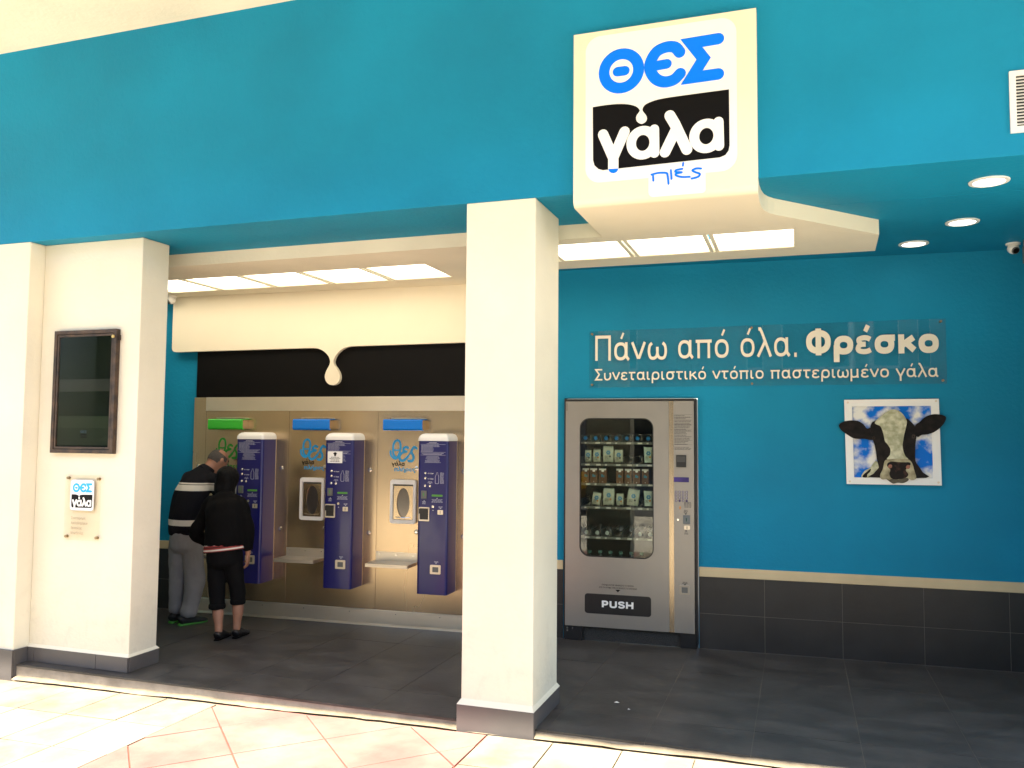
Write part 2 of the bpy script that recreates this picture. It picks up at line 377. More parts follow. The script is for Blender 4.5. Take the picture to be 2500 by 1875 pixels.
def put_strokes(parent, body, u0, u1, zb, cap, yf, dep, m, hw=.042, name='letter', gap=.085):
    adv = []; x = 0
    for ch in body:
        adv.append(x); x += GL[ACC.get(ch, ch)][0]*(1+hw*.6)+gap
    tot = x-gap; sx = (u1-u0)/tot; sz = cap/.70; out = []
    for ch, a in zip(body, adv):
        if ch == ' ': continue
        base = ACC.get(ch, ch); g = list(GL[base][1])
        if ch in ACC: g.append(('l', (.26, .60), (.345, .76), 'a'))
        mb = MB(); lev = 0
        k = hw*1.0
        def Tm(p): return (u0+(a+p[0]*(1+hw*.6))*sx, zb+(p[1]*(1-.0)+0)*sz)
        def fit(p):           # keep the ink inside baseline and cap line
            y = p[1]; top = .70 if base.isupper() or base in 'PUSH' else .5
            if base in 'PUSH' : return p
            if abs(y) < .16: y += k*(1-abs(y)/.16) if y > -.01 else 0
            if abs(y-top) < .16 and y <= top+.001: y -= k*(1-abs(y-top)/.16)
            return (p[0], y)
        for s in g:
            k = hw*(.82 if base == 'ε' and hw > .06 else 1)
            if s[-1] == 'a': s = s[:-1]; k = hw*.75
            if s[0] == 'r':
                _, cx, cy, rx, ry = s; yk = 0 if base == 'Φ' else k
                o = _arc(cx, cy, rx+k-.012, ry+(k if base == 'Φ' else 0)); i_ = _arc(cx, cy, rx-k-.012, ry-2*yk-(k if base == 'Φ' else 0))
                loops = [[Tm(p) for p in o], [Tm(p) for p in i_]]
            else:
                P = list(s[1:]); flatends = True
                P = [fit(p) if not (p[1] > .55 and base not in 'PUSHΠΣΦ') else p for p in P]
                # stems end flush with the baseline and top line
                Q = smooth2d(P, False, 5) if s[0] == 's' else P
                if s[0] == 'l' and base not in 'PUSH':
                    Q = list(Q)
                    for e_, nb in ((0, 1), (-1, -2)):
                        p, q = Vector(Q[e_]), Vector(Q[nb]); d = (p-q)
                        if abs(d.y) > abs(d.x)*1.0 and (abs(s[1:][e_][1]) < .01 or abs(s[1:][e_][1]-.5) < .01 or abs(s[1:][e_][1]-.70) < .01): p = p+d.normalized()*k; Q[e_] = (p.x, p.y)
                loops = [[Tm(p) for p in ribbon(Q, k, 1)]]
            mb.plate(loops, yf-lev*.00035, yf+dep); lev += 1
        out.append(part(name, mb, m, parent))
    return out
def brush(mb, pts, w, y, step=.00002):
    for i in range(len(pts)-1): mb.plate([ribbon([pts[i], pts[i+1]], w, 6)], y-step*i, y+.0006)
    return mb
def text_block(mb, x0, x1, z1, rows, pitch, h, y, align='l', seed=1, fill=(0.5, 1.0)):
    """rows of print too small to read: short word-length dashes"""
    r = random.Random(seed)
    for k in range(rows):
        z = z1-k*pitch; L = (x1-x0)*r.uniform(*fill)
        xs = x0 if align == 'l' else (x0+x1-L)/2; x = xs
        while x < xs+L-0.002:
            wd = min(r.uniform(0.006, 0.020), xs+L-x)
            mb.add([(x, y, z), (x+wd, y, z), (x+wd, y, z+h), (x, y, z+h)], [(0, 1, 2, 3)]); x += wd+0.003
    return mb

# ============================================================ GROUND
def pz(x): return -0.04+0.014*(max(-7.0, min(3.0, x))+1.5)
ASPH = mat('asphalt', (0.05, 0.05, 0.05), 0.9, nz=(30, 0.3), bump=(80, 0.4))
PAVE = mat('cream_paver', (0.30, 0.245, 0.170), 0.85, nz=(3.2, 0.38), bump=(35, 0.35), fine=(9, 0.4))
PAVE_B = mat('cream_paver_worn', (0.34, 0.285, 0.205), 0.85, nz=(2.1, 0.38), bump=(35, 0.35), fine=(6, 0.35))
PINK = mat('pink_paver', (0.29, 0.108, 0.088), 0.8, nz=(2.2, 1.0), col2=(0.34, 0.185, 0.145), bump=(30, 0.35), fine=(8, 0.3))
PINKJ = mat('red_joint_dust', (0.26, 0.085, 0.055), 0.95, nz=(6, 0.4), bump=(60, 0.3))
CREAMJ = mat('sandy_joint', (0.26, 0.205, 0.135), 0.95, nz=(12, 0.25), bump=(60, 0.3))
mb = MB(); mb.box(-60, 60, -60, -4.6, -0.5, -0.26)
road = solo('road', None, None, mb, ASPH, kind='structure')
mb = MB(); mb.box(-60, 60, -60, 60, -1.2, -0.52)
solo('ground', None, None, mb, CONC, kind='structure')
mb = MB()
for k in range(26):
    mb.box(-26+k*2.0, -26+k*2.0+1.99, -4.6, -4.42, -0.5, -0.13)
solo('kerb', None, None, mb, CONC, kind='structure', bevel=0.01)
# pavement base sheet (joint level), slabs on top as parts
mb = MB(); xs = [-26, -7, 3, 26]
for i in range(3):
    a, b = xs[i], xs[i+1]
    for (y0, y1) in ((-4.42, 4.34),):
        mb.add([(a, y0, pz(a)-0.012), (b, y0, pz(b)-0.012), (b, y1, pz(b)-0.012), (a, y1, pz(a)-0.012),
                (a, y0, -0.5), (b, y0, -0.5), (b, y1, -0.5), (a, y1, -0.5)], [(0, 1, 2, 3), (4, 7, 6, 5), (0, 4, 5, 1), (2, 6, 7, 3)])
pave = tag(bpy.data.objects.new('pavement', mesh_of(mb, (0, 0, 0), CREAMJ, name='pavement')), kind='structure'); C.objects.link(pave); ORG[pave] = Vector()
XB0, XB1 = -3.30, -1.58
mb = MB(); mb.add([(XB0, .93, pz(XB0)-0.008), (XB1, .93, pz(XB1)-0.008), (XB1, 4.285, pz(XB1)-0.008), (XB0, 4.285, pz(XB0)-0.008)], [(0, 1, 2, 3)])
part('joint_bed', mb, PINKJ, pave)
def slab(poly, m, g=0.004, jit=0.0015):
    cx = sum(p[0] for p in poly)/len(poly); cy = sum(p[1] for p in poly)/len(poly)
    q = []
    for p in poly:
        d = Vector((p[0]-cx, p[1]-cy)); L = d.length; d *= max(0, (L-g*1.4))/L; q.append((cx+d[0], cy+d[1]))
    dz = rnd.uniform(-jit, jit); tx, ty = rnd.uniform(-.0025, .0025), rnd.uniform(-.0025, .0025); n = len(q)
    top = [(x, y, pz(x)+dz+tx*(x-cx)+ty*(y-cy)) for x, y in q]
    rim = []
    for (x, y, z) in top:
        rim.append((cx+(x-cx)*1.0, cy+(y-cy)*1.0, z-0.02))
    ins = [(cx+(x-cx)*0.985, cy+(y-cy)*0.985, z) for x, y, z in top]
    top2 = [(x, y, z-0.0015) for x, y, z in top]
    mb = MB(); mb.add(ins+top2+rim, [tuple(range(n))]+[(n+i, n+(i+1) % n, (i+1) % n, i) for i in range(n)]+[(2*n+i, 2*n+(i+1) % n, n+(i+1) % n, n+i) for i in range(n)])
    me = mb
    # faces counter-clockwise seen from above
    a = sum(q[i][0]*q[(i+1) % n][1]-q[(i+1) % n][0]*q[i][1] for i in range(n))
    if a < 0: mb.f = [tuple(reversed(f)) for f in mb.f]
    part('paving_slab', mb, m, pave)
def clipx(poly, xa, keep_gt):
    out = []
    for i in range(len(poly)):
        p, q = poly[i], poly[(i+1) % len(poly)]
        ip = (p[0] > xa) == keep_gt; iq = (q[0] > xa) == keep_gt
        if ip: out.append(p)
        if ip != iq:
            t = (xa-p[0])/(q[0]-p[0]); out.append((xa, p[1]+(q[1]-p[1])*t))
    return out
def clipy(poly, ya, keep_gt):
    return [(b, a) for a, b in clipx([(q, p) for p, q in poly], ya, keep_gt)]
for (xs0, xs1) in ((-7.26, XB0), (XB1, 2.75)):
    nx = round((xs1-xs0)/0.36); wx = (xs1-xs0)/nx
    for i in range(nx):
        for j in range(8):
            y0 = 4.29-0.42*(j+1); y1 = y0+0.42
            slab([(xs0+i*wx, y0), (xs0+(i+1)*wx, y0), (xs0+(i+1)*wx, y1), (xs0+i*wx, y1)], PAVE if rnd.random() < .6 else PAVE_B)
r2 = math.sqrt(2)
for i in range(-6, 8):
    for j in range(-6, 8):
        u0 = 0.665+0.465*i; v0 = 4.49+0.45*j
        P = [((u-v)/r2, (u+v)/r2) for u, v in ((u0, v0), (u0+.465, v0), (u0+.465, v0+.45), (u0, v0+.45))]
        P = clipx(P, XB0+.004, True)
        if P: P = clipx(P, XB1-.004, False)
        if P: P = clipy(P, .93, True)
        if P: P = clipy(P, 4.29, False)
        if len(P) >= 3:
            a = abs(sum(P[k][0]*P[(k+1) % len(P)][1]-P[(k+1) % len(P)][0]*P[k][1] for k in range(len(P))))/2
            if a > 0.004: slab(P, PINK)
# rough mortar fillet along the step
mb = MB(); n = 90; vs = []; fs = []
for i in range(n+1):
    x = -4.94+(7.6)*i/n; z = pz(x)
    wdt = 0.035+0.03*noise.noise(Vector((x*3, 1.3, 0)))+0.012*noise.noise(Vector((x*14, 4, 0)))
    hgt = min(0.02, max(0.006, 0.016+0.012*noise.noise(Vector((x*5, 7, 0)))))
    vs += [(x, 4.345-wdt, z+0.0015), (x, 4.345-wdt*0.4, z+hgt*.7), (x, 4.352, z+hgt)]
for i in range(n):
    for k in range(2): a = i*3+k; fs.append((a, a+3, a+4, a+1))
mb.add(vs, fs); part('mortar_fillet', mb, CREAMJ, pave)

# pavement farther out, pattern in the material, colour lightened to bounce light onto facade
FARP = bpy.data.materials.new('far_bounce_paving'); FARP.use_nodes = True; q = FARP.node_tree; br = q.nodes.new('ShaderNodeTexBrick'); tc_ = q.nodes.new('ShaderNodeTexCoord')
br.inputs['Color1'].default_value = (.56, .50, .39, 1); br.inputs['Color2'].default_value = (.62, .56, .45, 1); br.inputs['Mortar'].default_value = (.25, .20, .13, 1)
br.inputs['Scale'].default_value = 1.0; br.inputs['Mortar Size'].default_value = .006; br.inputs['Brick Width'].default_value = .36; br.inputs['Row Height'].default_value = .42
q.links.new(tc_.outputs['Object'], br.inputs['Vector']); q.links.new(br.outputs[0], q.nodes['Principled BSDF'].inputs['Base Color']); q.nodes['Principled BSDF'].inputs['Roughness'].default_value = .85
mb = MB()
for a, b in ((-26, -7), (-7, 3), (3, 26)):
    mb.add([(a, -4.42, pz(a)-.002), (b, -4.42, pz(b)-.002), (b, .925, pz(b)-.002), (a, .925, pz(a)-.002)], [(0, 1, 2, 3)])
for a, b in ((-26, -7.27), (2.76, 26)):
    mb.add([(a, .926, pz(a)-.002), (b, .926, pz(b)-.002), (b, 4.33, pz(b)-.002), (a, 4.33, pz(a)-.002)], [(0, 1, 2, 3)])
part('far_bounce_paving', mb, FARP, pave)
# raised shop floor
floor = None
mb = MB(); mb.box(-8, 2.7, 4.352, 6.9, -0.5, -0.012)
floor = tag(bpy.data.objects.new('floor', mesh_of(mb, (0, 0, 0), CONC, name='floor')), kind='structure'); C.objects.link(floor); ORG[floor] = Vector()
mb = MB(); mb.box(-8, 2.7, 4.356, 6.9, -0.0115, -0.0025); part('joint_bed', mb, GROUT, floor)
rows = [4.348, 4.71, 5.746, 6.60]; G = 0.0014
for i in range(-15, 6):
    x0 = -0.24+0.518*i
    if x0 < -7.9: continue
    for j in range(3):
        mb = MB(); mb.box(x0+G, x0+.518-G, rows[j]+G, rows[j+1]-G, -0.012, rnd.uniform(-.0006, .0004))
        t = part('tile', mb, TILE, floor)

# ============================================================ BUILDING SHELL
# facade beam with everything that hangs from it
ZS, ZT = 2.845, 4.215
mb = MB(); mb.box(-9, 4.0, 4.33, 4.95, ZS, ZT+.02)
solo('facade_beam', 'deep turquoise painted beam spanning the whole shop front above the pillars', 'beam', mb, TEAL, bevel=0.004)
mb = MB(); mb.box(-9, 4.0, 4.951, 7.2, ZS, ZS+0.2)
tag(solo('ceiling', None, None, mb, TEAL, kind='structure'))
mb = MB(); mb.box(-9, 4.0, 2.46, 4.4, ZT+.001, ZT+0.22); mb.box(-9, 4.0, 2.46, 7.2, ZT+0.221, ZT+3.4)  # second box: unseen upper storey mass, added to block light from above
solo('balcony', 'plain cream underside of the balcony jutting out over the turquoise beam', 'balcony', mb, CREAM)
# back wall (askew frame)
bw = thing('back_wall', 'long turquoise back wall with dark tiled base and pale dado strip', 'wall', (0, 0, 0), WALL)
mb = MB(); mb.box(-6.6, -1.728, 0, 0.12, -0.2, 3.0); mb.box(-0.712, 3.6, 0, 0.12, -0.2, 3.0); mb.box(-1.728, -0.712, 0, 0.12, 1.84, 3.0)
part('plaster', mb, TEAL, bw)
STRIP = mat('gold_strip', (0.62, 0.50, 0.30), 0.45, metal=0.15, nz=(3, 0.12))
for a, b in ((-6.6, -5.07), (-2.34, -1.732), (-0.708, 3.6)):
    mb = MB(); mb.box(a, b, -0.012, 0.001, 0.523, 0.592); part('dado_strip', mb, STRIP, bw, bevel=0.002)
    mb = MB(); mb.box(a, b, -0.004, 0.001, -0.1, 0.5225); part('joint_bed', mb, GROUT, bw)
def wtiles(a, b, x0):
    k = math.floor((a-x0)/0.524)
    while x0+k*0.524 < b:
        p, q = max(a, x0+k*0.524), min(b, x0+(k+1)*0.524)
        if q-p > 0.01:
            for z0, z1 in ((0.001, 0.256), (0.256, 0.5215)):
                mb = MB(); mb.box(p+.0013, q-.0013, -0.0052-rnd.uniform(0, .0004), -0.002, z0+.0013, z1-.0013); part('wall_tile', mb, WTILE, bw)
        k += 1
wtiles(-0.708, 3.6, -0.248); wtiles(-2.34, -1.732, -0.248); wtiles(-6.6, -5.07, -5.62)
mb = MB(); mb.box(1.62, 1.8, 4.951, 7.2, -0.2, 3.0)
solo('side_wall', 'turquoise side wall closing the right end of the shop', 'wall', mb, TEAL)
mb = MB(); mb.box(-6.3, -6.1, 4.951, 7.2, -0.2, 3.0)
solo('side_wall', 'turquoise side wall hidden behind the left pillar', 'wall', mb, TEAL)

# pillars
def skirt(root, segs):
    for (x0, x1, y0, y1, z0, z1) in segs:
        mb = MB(); mb.box(x0, x1, y0, y1, z0, z1); part('skirting_tile', mb, SKIRT, root, bevel=0.0015)
p2 = thing('pillar', 'free-standing square cream pillar in the middle of the shop front', 'pillar', (-1.55, 4.33, 0))
mb = MB(); mb.box(-1.752, -1.345, 4.33, 4.80, -0.3, ZS); part('shaft', mb, CREAM_W, p2, bevel=0.006)
skirt(p2, [(-1.766, -1.331, 4.302, 4.329, -0.1, 0.096), (-1.3445, -1.3315, 4.3305, 4.81, 0.001, 0.092), (-1.7655, -1.7525, 4.3305, 4.81, 0.001, 0.092)])
mb = MB(); mb.add([(-1.7665, 4.3015, .0965), (-1.3305, 4.3015, .0965), (-1.3305, 4.815, .0965), (-1.7665, 4.815, .0965),
                   (-1.748, 4.334, .125), (-1.349, 4.334, .125), (-1.349, 4.796, .125), (-1.748, 4.796, .125)],
                  [(0, 1, 5, 4), (1, 2, 6, 5), (2, 3, 7, 6), (3, 0, 4, 7)])
part('plaster_fillet', mb, CREAM, p2)
p1 = thing('pillar', 'wide cream pillar with a recessed face carrying the dark display case', 'pillar', (-4.54, 4.45, 0))
mb = MB(); mb.box(-4.964, -4.118, 4.45, 4.70, -0.3, ZS); part('shaft', mb, CREAM_W, p1, bevel=0.006)
skirt(p1, [(-4.964, -4.902, 4.434, 4.449, 0.001, 0.096), (-4.899, -4.372, 4.434, 4.449, 0.001, 0.096), (-4.369, -4.112, 4.434, 4.449, 0.001, 0.096), (-4.117, -4.104, 4.4505, 4.71, 0.001, 0.092)])
mb = MB(); mb.add([(-4.966, 4.4335, .0965), (-4.1035, 4.4335, .0965), (-4.1035, 4.715, .0965), (-4.966, 4.454, .118), (-4.122, 4.454, .118), (-4.122, 4.696, .118)],
                  [(0, 1, 4, 3), (1, 2, 5, 4)]); part('plaster_fillet', mb, CREAM, p1)
p0 = thing('pillar', 'bright cream pillar cut off by the left edge of the photo', 'pillar', (-6, 4.33, 0))
mb = MB(); mb.box(-8.5, -4.965, 4.33, 4.70, -0.3, ZS); part('shaft', mb, CREAM_W, p0, bevel=0.006)
skirt(p0, [(-8.5, -4.953, 4.314, 4.329, -0.2, 0.096), (-4.9645, -4.952, 4.3305, 4.432, -0.2, 0.096)])

# cream canopy under the ceiling, with the upright sign slab that wraps round the beam
SX0, SX1, ZC, SF = -1.117, -0.176, 2.755, 4.265
cn = thing('canopy', 'cream suspended canopy that carries the square light panels and curls up the beam', 'canopy', (-1, 5, ZC))
def lights_row(xr, y0, y1, n, pitch, wd): return [(xr-k*pitch-wd, xr-k*pitch, y0, y1) for k in range(n)]
LR = lights_row(-0.010, 5.10, 5.575, 4, 0.522, 0.468)      # right row
LL = lights_row(-2.50, 5.40, 5.895, 6, 0.535, 0.478)       # left row
def holed(outer, holes, z0, z1):
    """horizontal plate: outer/holes in (x,y)"""
    m_ = MB(); m_.plate([outer]+holes, z0, z1)
    m_.v = [(x, z, y) for x, y, z in m_.v]; m_.f = [tuple(reversed(f)) for f in m_.f]
    return m_
outer = [(-6.1, 4.955), (SX1+.006, 4.955), (SX1+.006, 4.72), (0.468, 5.40), (0.482, 5.84), (-2.02, 5.84), (-2.02, 6.62), (-6.1, 6.62)]
outer = [(-6.1, 4.9555), (SX1+.03, 4.9555), (0.468, 5.40), (0.482, 5.84), (-2.02, 5.84), (-2.02, 6.33), (-6.1, 6.12)]
hr = [(LR[-1][0]-.012, 5.09), (LR[0][1]+.012, 5.09), (LR[0][1]+.012, 5.585), (LR[-1][0]-.012, 5.585)]
hl = [(LL[-1][0]-.012, 5.39), (LL[0][1]+.012, 5.39), (LL[0][1]+.012, 5.905), (LL[-1][0]-.012, 5.905)]
part('slab', holed(outer, [hr, hl], ZC, ZS-.001), CREAM, cn)
# sign slab: section in (y,z) swept along x ; curled bottom
def sweep(sec, x0, x1):
    m_ = MB(); n = len(sec); m_.v = [(x0, y, z) for y, z in sec]+[(x1, y, z) for y, z in sec]
    for i in range(n): j = (i+1) % n; m_.f.append((i, j, j+n, i+n))
    tr = tessellate_polygon([[Vector((y, z, 0)) for y, z in sec]])
    for a, b, c in tr: m_.f.append((a, b, c)); m_.f.append((c+n, b+n, a+n))
    m_.mi = [0]*len(m_.f); return m_
def fixn(m_):
    me = bpy.data.meshes.new('tmp'); me.from_pydata(m_.v, [], m_.f); bm = bmesh.new(); bm.from_mesh(me)
    bmesh.ops.recalc_face_normals(bm, faces=bm.faces); bm.verts.ensure_lookup_table()
    m_.v = [tuple(v.co) for v in bm.verts]; m_.f = [tuple(v.index for v in f.verts) for f in bm.faces]; m_.mi = [0]*len(m_.f)
    bm.free(); bpy.data.meshes.remove(me); return m_
rc = 0.04
sec = [(SF, 3.694)]+[(SF+rc-rc*math.cos(R_(a)), ZC+rc-rc*math.sin(R_(a))) for a in range(0, 91, 10)]+[(4.9548, ZC), (4.9548, ZS-.001), (4.329, ZS-.001), (4.329, 3.694)]
part('sign_slab', fixn(sweep(sec, SX0, SX1)), CREAM2, cn, smooth=True)
# flared web to the right of the sign slab
web = [(SX1+.0005, 4.45), (SX1+.005, 4.54), (SX1+.016, 4.62), (SX1+.035, 4.675), (SX1+.065, 4.725), (SX1+.11, 4.775), (0.467, 5.373), (0.468, 5.3995), (SX1+.03, 4.955), (SX1+.0005, 4.9545)]
part('flared_web', fixn(holed(web, [], ZC, ZS-.001)), CREAM2, cn)
# light panels: each one a lamp of its own
def lamp_panel(x0, x1, y0, y1, label, grp):
    t = thing('light_panel', label, 'ceiling light', ((x0+x1)/2, (y0+y1)/2, ZC), group=grp)
    m_ = MB(); m_.box(x0, x1, y0, y1, ZC+.022, ZC+.05); part('diffuser', m_, PANEL, t)
    m_ = holed([(x0-.020, y0-.008), (x1+.020, y0-.008), (x1+.020, y1+.008), (x0-.020, y1+.008)], [[(x0+.004, y0+.004), (x1-.004, y0+.004), (x1-.004, y1-.004), (x0+.004, y1-.004)]], ZC+.002, ZC+.021)
    part('frame', m_, CREAM2, t)
oL = ['rightmost', 'second from the right', 'third from the right', 'fourth from the right', 'fifth from the right', 'sixth from the right']
for k, (a, b, c, d) in enumerate(LL):
    lamp_panel(a, b, c, d, f'lit square ceiling panel, {oL[k]} of the row between the two pillars', 'light panels between the pillars')
oR = ['rightmost', 'second from the right', 'third from the right', 'leftmost and half hidden by the pillar']
for k, (a, b, c, d) in enumerate(LR):
    lamp_panel(a, b, c, d, f'lit square ceiling panel below the shop sign, {oR[k]}', 'light panels below the sign')
# downlights
for (x, y, lb) in ((0.926, 4.728, 'large round lit downlight nearest the street, below the vent'), (0.945, 5.578, 'middle one of the three round lit downlights'), (0.742, 6.112, 'round lit downlight farthest back, nearest the back wall')):
    t = thing('downlight', lb, 'ceiling light', (x, y, ZS), group='round downlights in the turquoise ceiling')
    m_ = MB(); m_.lathe((x, y, ZS), [(0.070, -0.002), (0.074, -0.008), (0.092, -0.006), (0.094, 0.0), (0.094, 0.0005)], 40); m_.f = m_.f[:-2]; m_.mi = m_.mi[:-2]; part('ring', m_, WHITE, t, smooth=True)
    m_ = MB(); m_.cyl((x, y, ZS-.0035), 0.071, 0.003, 'z', 40); part('diffuser', m_, BULB, t)
# vent grille
t = thing('vent_grille', 'white louvred air vent on the turquoise beam at the right edge', 'vent', (1.1, 4.33, 3.1))
m_ = MB(); m_.plate([rrect(.94, 1.27, 2.949, 3.239, .002), rrect(.966, 1.244, 2.978, 3.215, .001)], 4.318, 4.331); part('frame', m_, WHITE, t, bevel=.0015)
m_ = MB(); m_.box(.966, 1.244, 4.3285, 4.3295, 2.978, 3.215); part('backing', m_, BLACKM, t)
for k in range(15):
    z = 2.984+k*(0.228/15)
    m_ = MB(); m_.add([(.966, 4.319, z), (1.244, 4.319, z), (1.244, 4.328, z+.008), (.966, 4.328, z+.008), (.966, 4.319, z+.003), (1.244, 4.319, z+.003), (1.244, 4.328, z+.011), (.966, 4.328, z+.011)],
             [(0, 3, 2, 1), (4, 5, 6, 7), (0, 1, 5, 4), (1, 2, 6, 5), (2, 3, 7, 6), (3, 0, 4, 7)]); part('slat', m_, WHITE, t)
for sx, sz in ((1.10, 3.228), (1.10, 2.962)):
    m_ = MB(); m_.cyl((sx-.08, 4.315, sz), .005, .004); part('screw', m_, GREYP, t)
# dome cameras
def dome(x, y, z, label, yaw):
    t = thing('security_camera', label, 'security camera', (x, y, z), group='small dome cameras')
    m_ = MB(); m_.lathe((x, y, z), [(0.030, -0.016), (0.044, -0.012), (0.045, -0.0005)], 24); part('base', m_, WHITE, t, smooth=True)
    m_ = MB(); m_.ball((x, y, z-.036), .036, 20, 12); part('ball', m_, WHITE, t, smooth='all')
    d = Vector((math.sin(yaw)*.8, -math.cos(yaw)*.8, -.55)).normalized(); q = d.to_track_quat('Y', 'Z').to_matrix()
    for (nm, r_, a, b, mm) in (('lens_ring', .024, .020, .036, GREYP), ('lens', .019, .030, .039, BLACK_P)):
        m_ = MB(); m_.cyl((0, a, 0), r_, b-a, 'y', 20); m_.v = [tuple(q@Vector(v)+Vector((x, y, z-.036))) for v in m_.v]; part(nm, m_, mm, t, smooth=True)
dome(1.362, 6.288, ZS, 'white dome camera on the ceiling in the right corner', 0.35)
dome(-5.235, 6.02, ZC, 'white dome camera peeping out behind the left pillar', -0.7)
m_ = MB(); m_.box(1.397, 1.46, 6.17, 6.21, 2.69, 2.80); m_.box(1.40, 1.457, 6.175, 6.205, 2.80, ZS)
solo('junction_box', 'narrow pale box hanging from the ceiling at the right edge', 'box', m_, GREYP, (1.43, 6.19, 2.8), bevel=.003)

# ============================================================ LOGO
LG = {"plate":[[0.0686,0.9724],[0.8957,0.9672],[0.901,0.1328],[0.0736,0.1265]],"theta_c":[[0.2749,0.7527],[0.146,0.7702],[0.275,0.8798],[0.3417,0.7437],[0.275,0.8189]],"theta_bar":[[0.2535,0.7493],[0.2955,0.749]],"eps_arc":[[0.6055,0.8214],[0.5713,0.8441],[0.524,0.851],[0.4718,0.8317],[0.4385,0.7781],[0.4384,0.7288],[0.4671,0.6802],[0.5147,0.6561],[0.5663,0.6626],[0.6092,0.6862]],"eps_bar":[[0.489,0.7532],[0.5279,0.7558]],"sigma":[[0.8039,0.8569],[0.661,0.8533],[0.7263,0.7583],[0.6617,0.6598],[0.8025,0.662]],"black":[[0.1127,0.5626],[0.1789,0.5655],[0.2508,0.564],[0.3132,0.5546],[0.3574,0.5375],[0.3767,0.5173],[0.3767,0.5074],[0.3617,0.4878],[0.3573,0.4704],[0.3643,0.4499],[0.388,0.4347],[0.4116,0.4444],[0.4186,0.4632],[0.4117,0.4837],[0.3951,0.5079],[0.3969,0.5265],[0.4144,0.544],[0.4624,0.5586],[0.5316,0.5651],[0.7017,0.5685],[0.858,0.5704],[0.8589,0.2656],[0.8529,0.2361],[0.8363,0.2146],[0.8075,0.2046],[0.1703,0.196],[0.1451,0.2056],[0.1233,0.2275],[0.1151,0.2582]],"gamma1":[[0.1719,0.3987],[0.2304,0.2601],[0.2304,0.1992]],"gamma2":[[0.2936,0.4015],[0.2304,0.2601]],"gamma_cap":[[0.2027,0.1983],[0.2589,0.1964],[0.2562,0.1859],[0.2473,0.1761],[0.2322,0.1712],[0.217,0.1763],[0.2063,0.1862]],"a1_c":[[0.3948,0.328],[0.3042,0.3376],[0.395,0.4214],[0.4314,0.324],[0.3949,0.3724]],"a1_stem":[[0.4585,0.3965],[0.4599,0.2635]],"lam1":[[0.5433,0.4637],[0.5696,0.4148],[0.6344,0.2648]],"lam2":[[0.5755,0.379],[0.5168,0.2621]],"a2_c":[[0.7379,0.3287],[0.6482,0.3385],[0.7385,0.4243],[0.7736,0.3248],[0.7382,0.3721]],"a2_stem":[[0.8023,0.3995],[0.8047,0.267]],"accent":[[0.388,0.4713]],"tab":[[0.425,0.1433],[0.7326,0.1361],[0.7319,0.03],[0.4438,0.0289],[0.4248,0.0596]],"pi1":[[0.4423,0.1443],[0.4786,0.1506],[0.5216,0.1465],[0.5301,0.1335],[0.5351,0.0848]],"pi2":[[0.451,0.1426],[0.4526,0.1099]],"iota":[[0.5481,0.1598],[0.5514,0.1113]],"pe":[[0.6094,0.1609],[0.5771,0.157],[0.5745,0.1468],[0.6067,0.142],[0.577,0.1378],[0.577,0.1273],[0.6066,0.1158],[0.6488,0.1136]],"pacc":[[0.6146,0.1927],[0.6128,0.178]],"sig":[[0.7093,0.153],[0.6826,0.1556],[0.6633,0.147],[0.6808,0.1349],[0.7025,0.1242],[0.6932,0.1095],[0.6597,0.1022]]}
def logo(root, ox, oz, sc, y, st, names=('letter',), blue=BLUE_P, plate=True, tab=True, lift=0.0016):
    """the milk sign: white plate, blue capitals, black field with drip and white letters"""
    T = lambda pts: [(ox+p[0]*sc, oz+p[1]*sc) for p in pts]
    W2 = 0.0315*sc; e = lift
    def P(nm, loops, lev, m): m_ = MB(); m_.plate(loops, y-e*lev, y-e*(lev-1)+e*.05); return part(nm, m_, m, root)
    if plate: P('sign_plate', [rrect(ox+.070*sc, ox+.899*sc, oz+.128*sc, oz+.970*sc, .085*sc, 8)], 1, WHITE_P)
    if tab: P('sign_tab', [rrect(ox+.425*sc, ox+.733*sc, oz+.020*sc, oz+.1275*sc, .02*sc, 4, rs=(0, 0, .028*sc, .02*sc))], 1, WHITE_P)
    c = LG['theta_c'][0]
    P('letter', [circ(ox+c[0]*sc, oz+(c[1]-.002)*sc, .1285*sc), circ(ox+c[0]*sc, oz+(c[1]-.002)*sc, .067*sc)], 2, blue)
    P('letter_bar', [ribbon(T(LG['theta_bar']), W2*.86)], 2, blue)
    P('letter', [ribbon(smooth2d(T([(0.598, 0.812)]+LG['eps_arc'][1:-1]+[(0.600, 0.692)]), False, 4), W2)], 2, blue)
    P('letter_bar', [ribbon(T([(0.470, 0.7535)]+[LG['eps_bar'][1]]), W2*.86)], 2.3, blue)
    P('letter', [ribbon(T(LG['sigma']), W2)], 2.6, blue)
    bl = LG['black']
    top = smooth2d(T(bl[:21]), False, 3)
    P('black_field', [top+T(bl[21:])], 2, BLACK_P)
    def G(pts, lev=3, w_=W2*.93, m=WHITE_P, sm=False): return P('letter_stroke' if lev != 3 else 'letter', [ribbon(smooth2d(T(pts), False, 4) if sm else T(pts), w_)], lev, m)
    G(LG['gamma1']); G(LG['gamma2'], 3.2)
    for kc, ks in (('a1_c', 'a1_stem'), ('a2_c', 'a2_stem')):
        c = LG[kc][0]
        P('letter', [circ(ox+c[0]*sc, oz+c[1]*sc, .0905*sc, .094*sc), circ(ox+c[0]*sc, oz+(c[1]-.001)*sc, .0375*sc, .045*sc)], 3, WHITE_P)
        G(LG[ks], 3.2, W2*.84)
    G(LG['lam1'], 3); G(LG['lam2'], 3.2)
    return T, P
sg = thing('shop_sign', 'square white milk sign with blue capitals over a black field on the canopy front', 'sign', (-.646, SF, 3.2))
T, P = logo(sg, SX0, 2.755, 0.94, SF-.0005, None)
P('gamma_foot', [T(LG['gamma_cap'])], 3.4, BLUE_P)
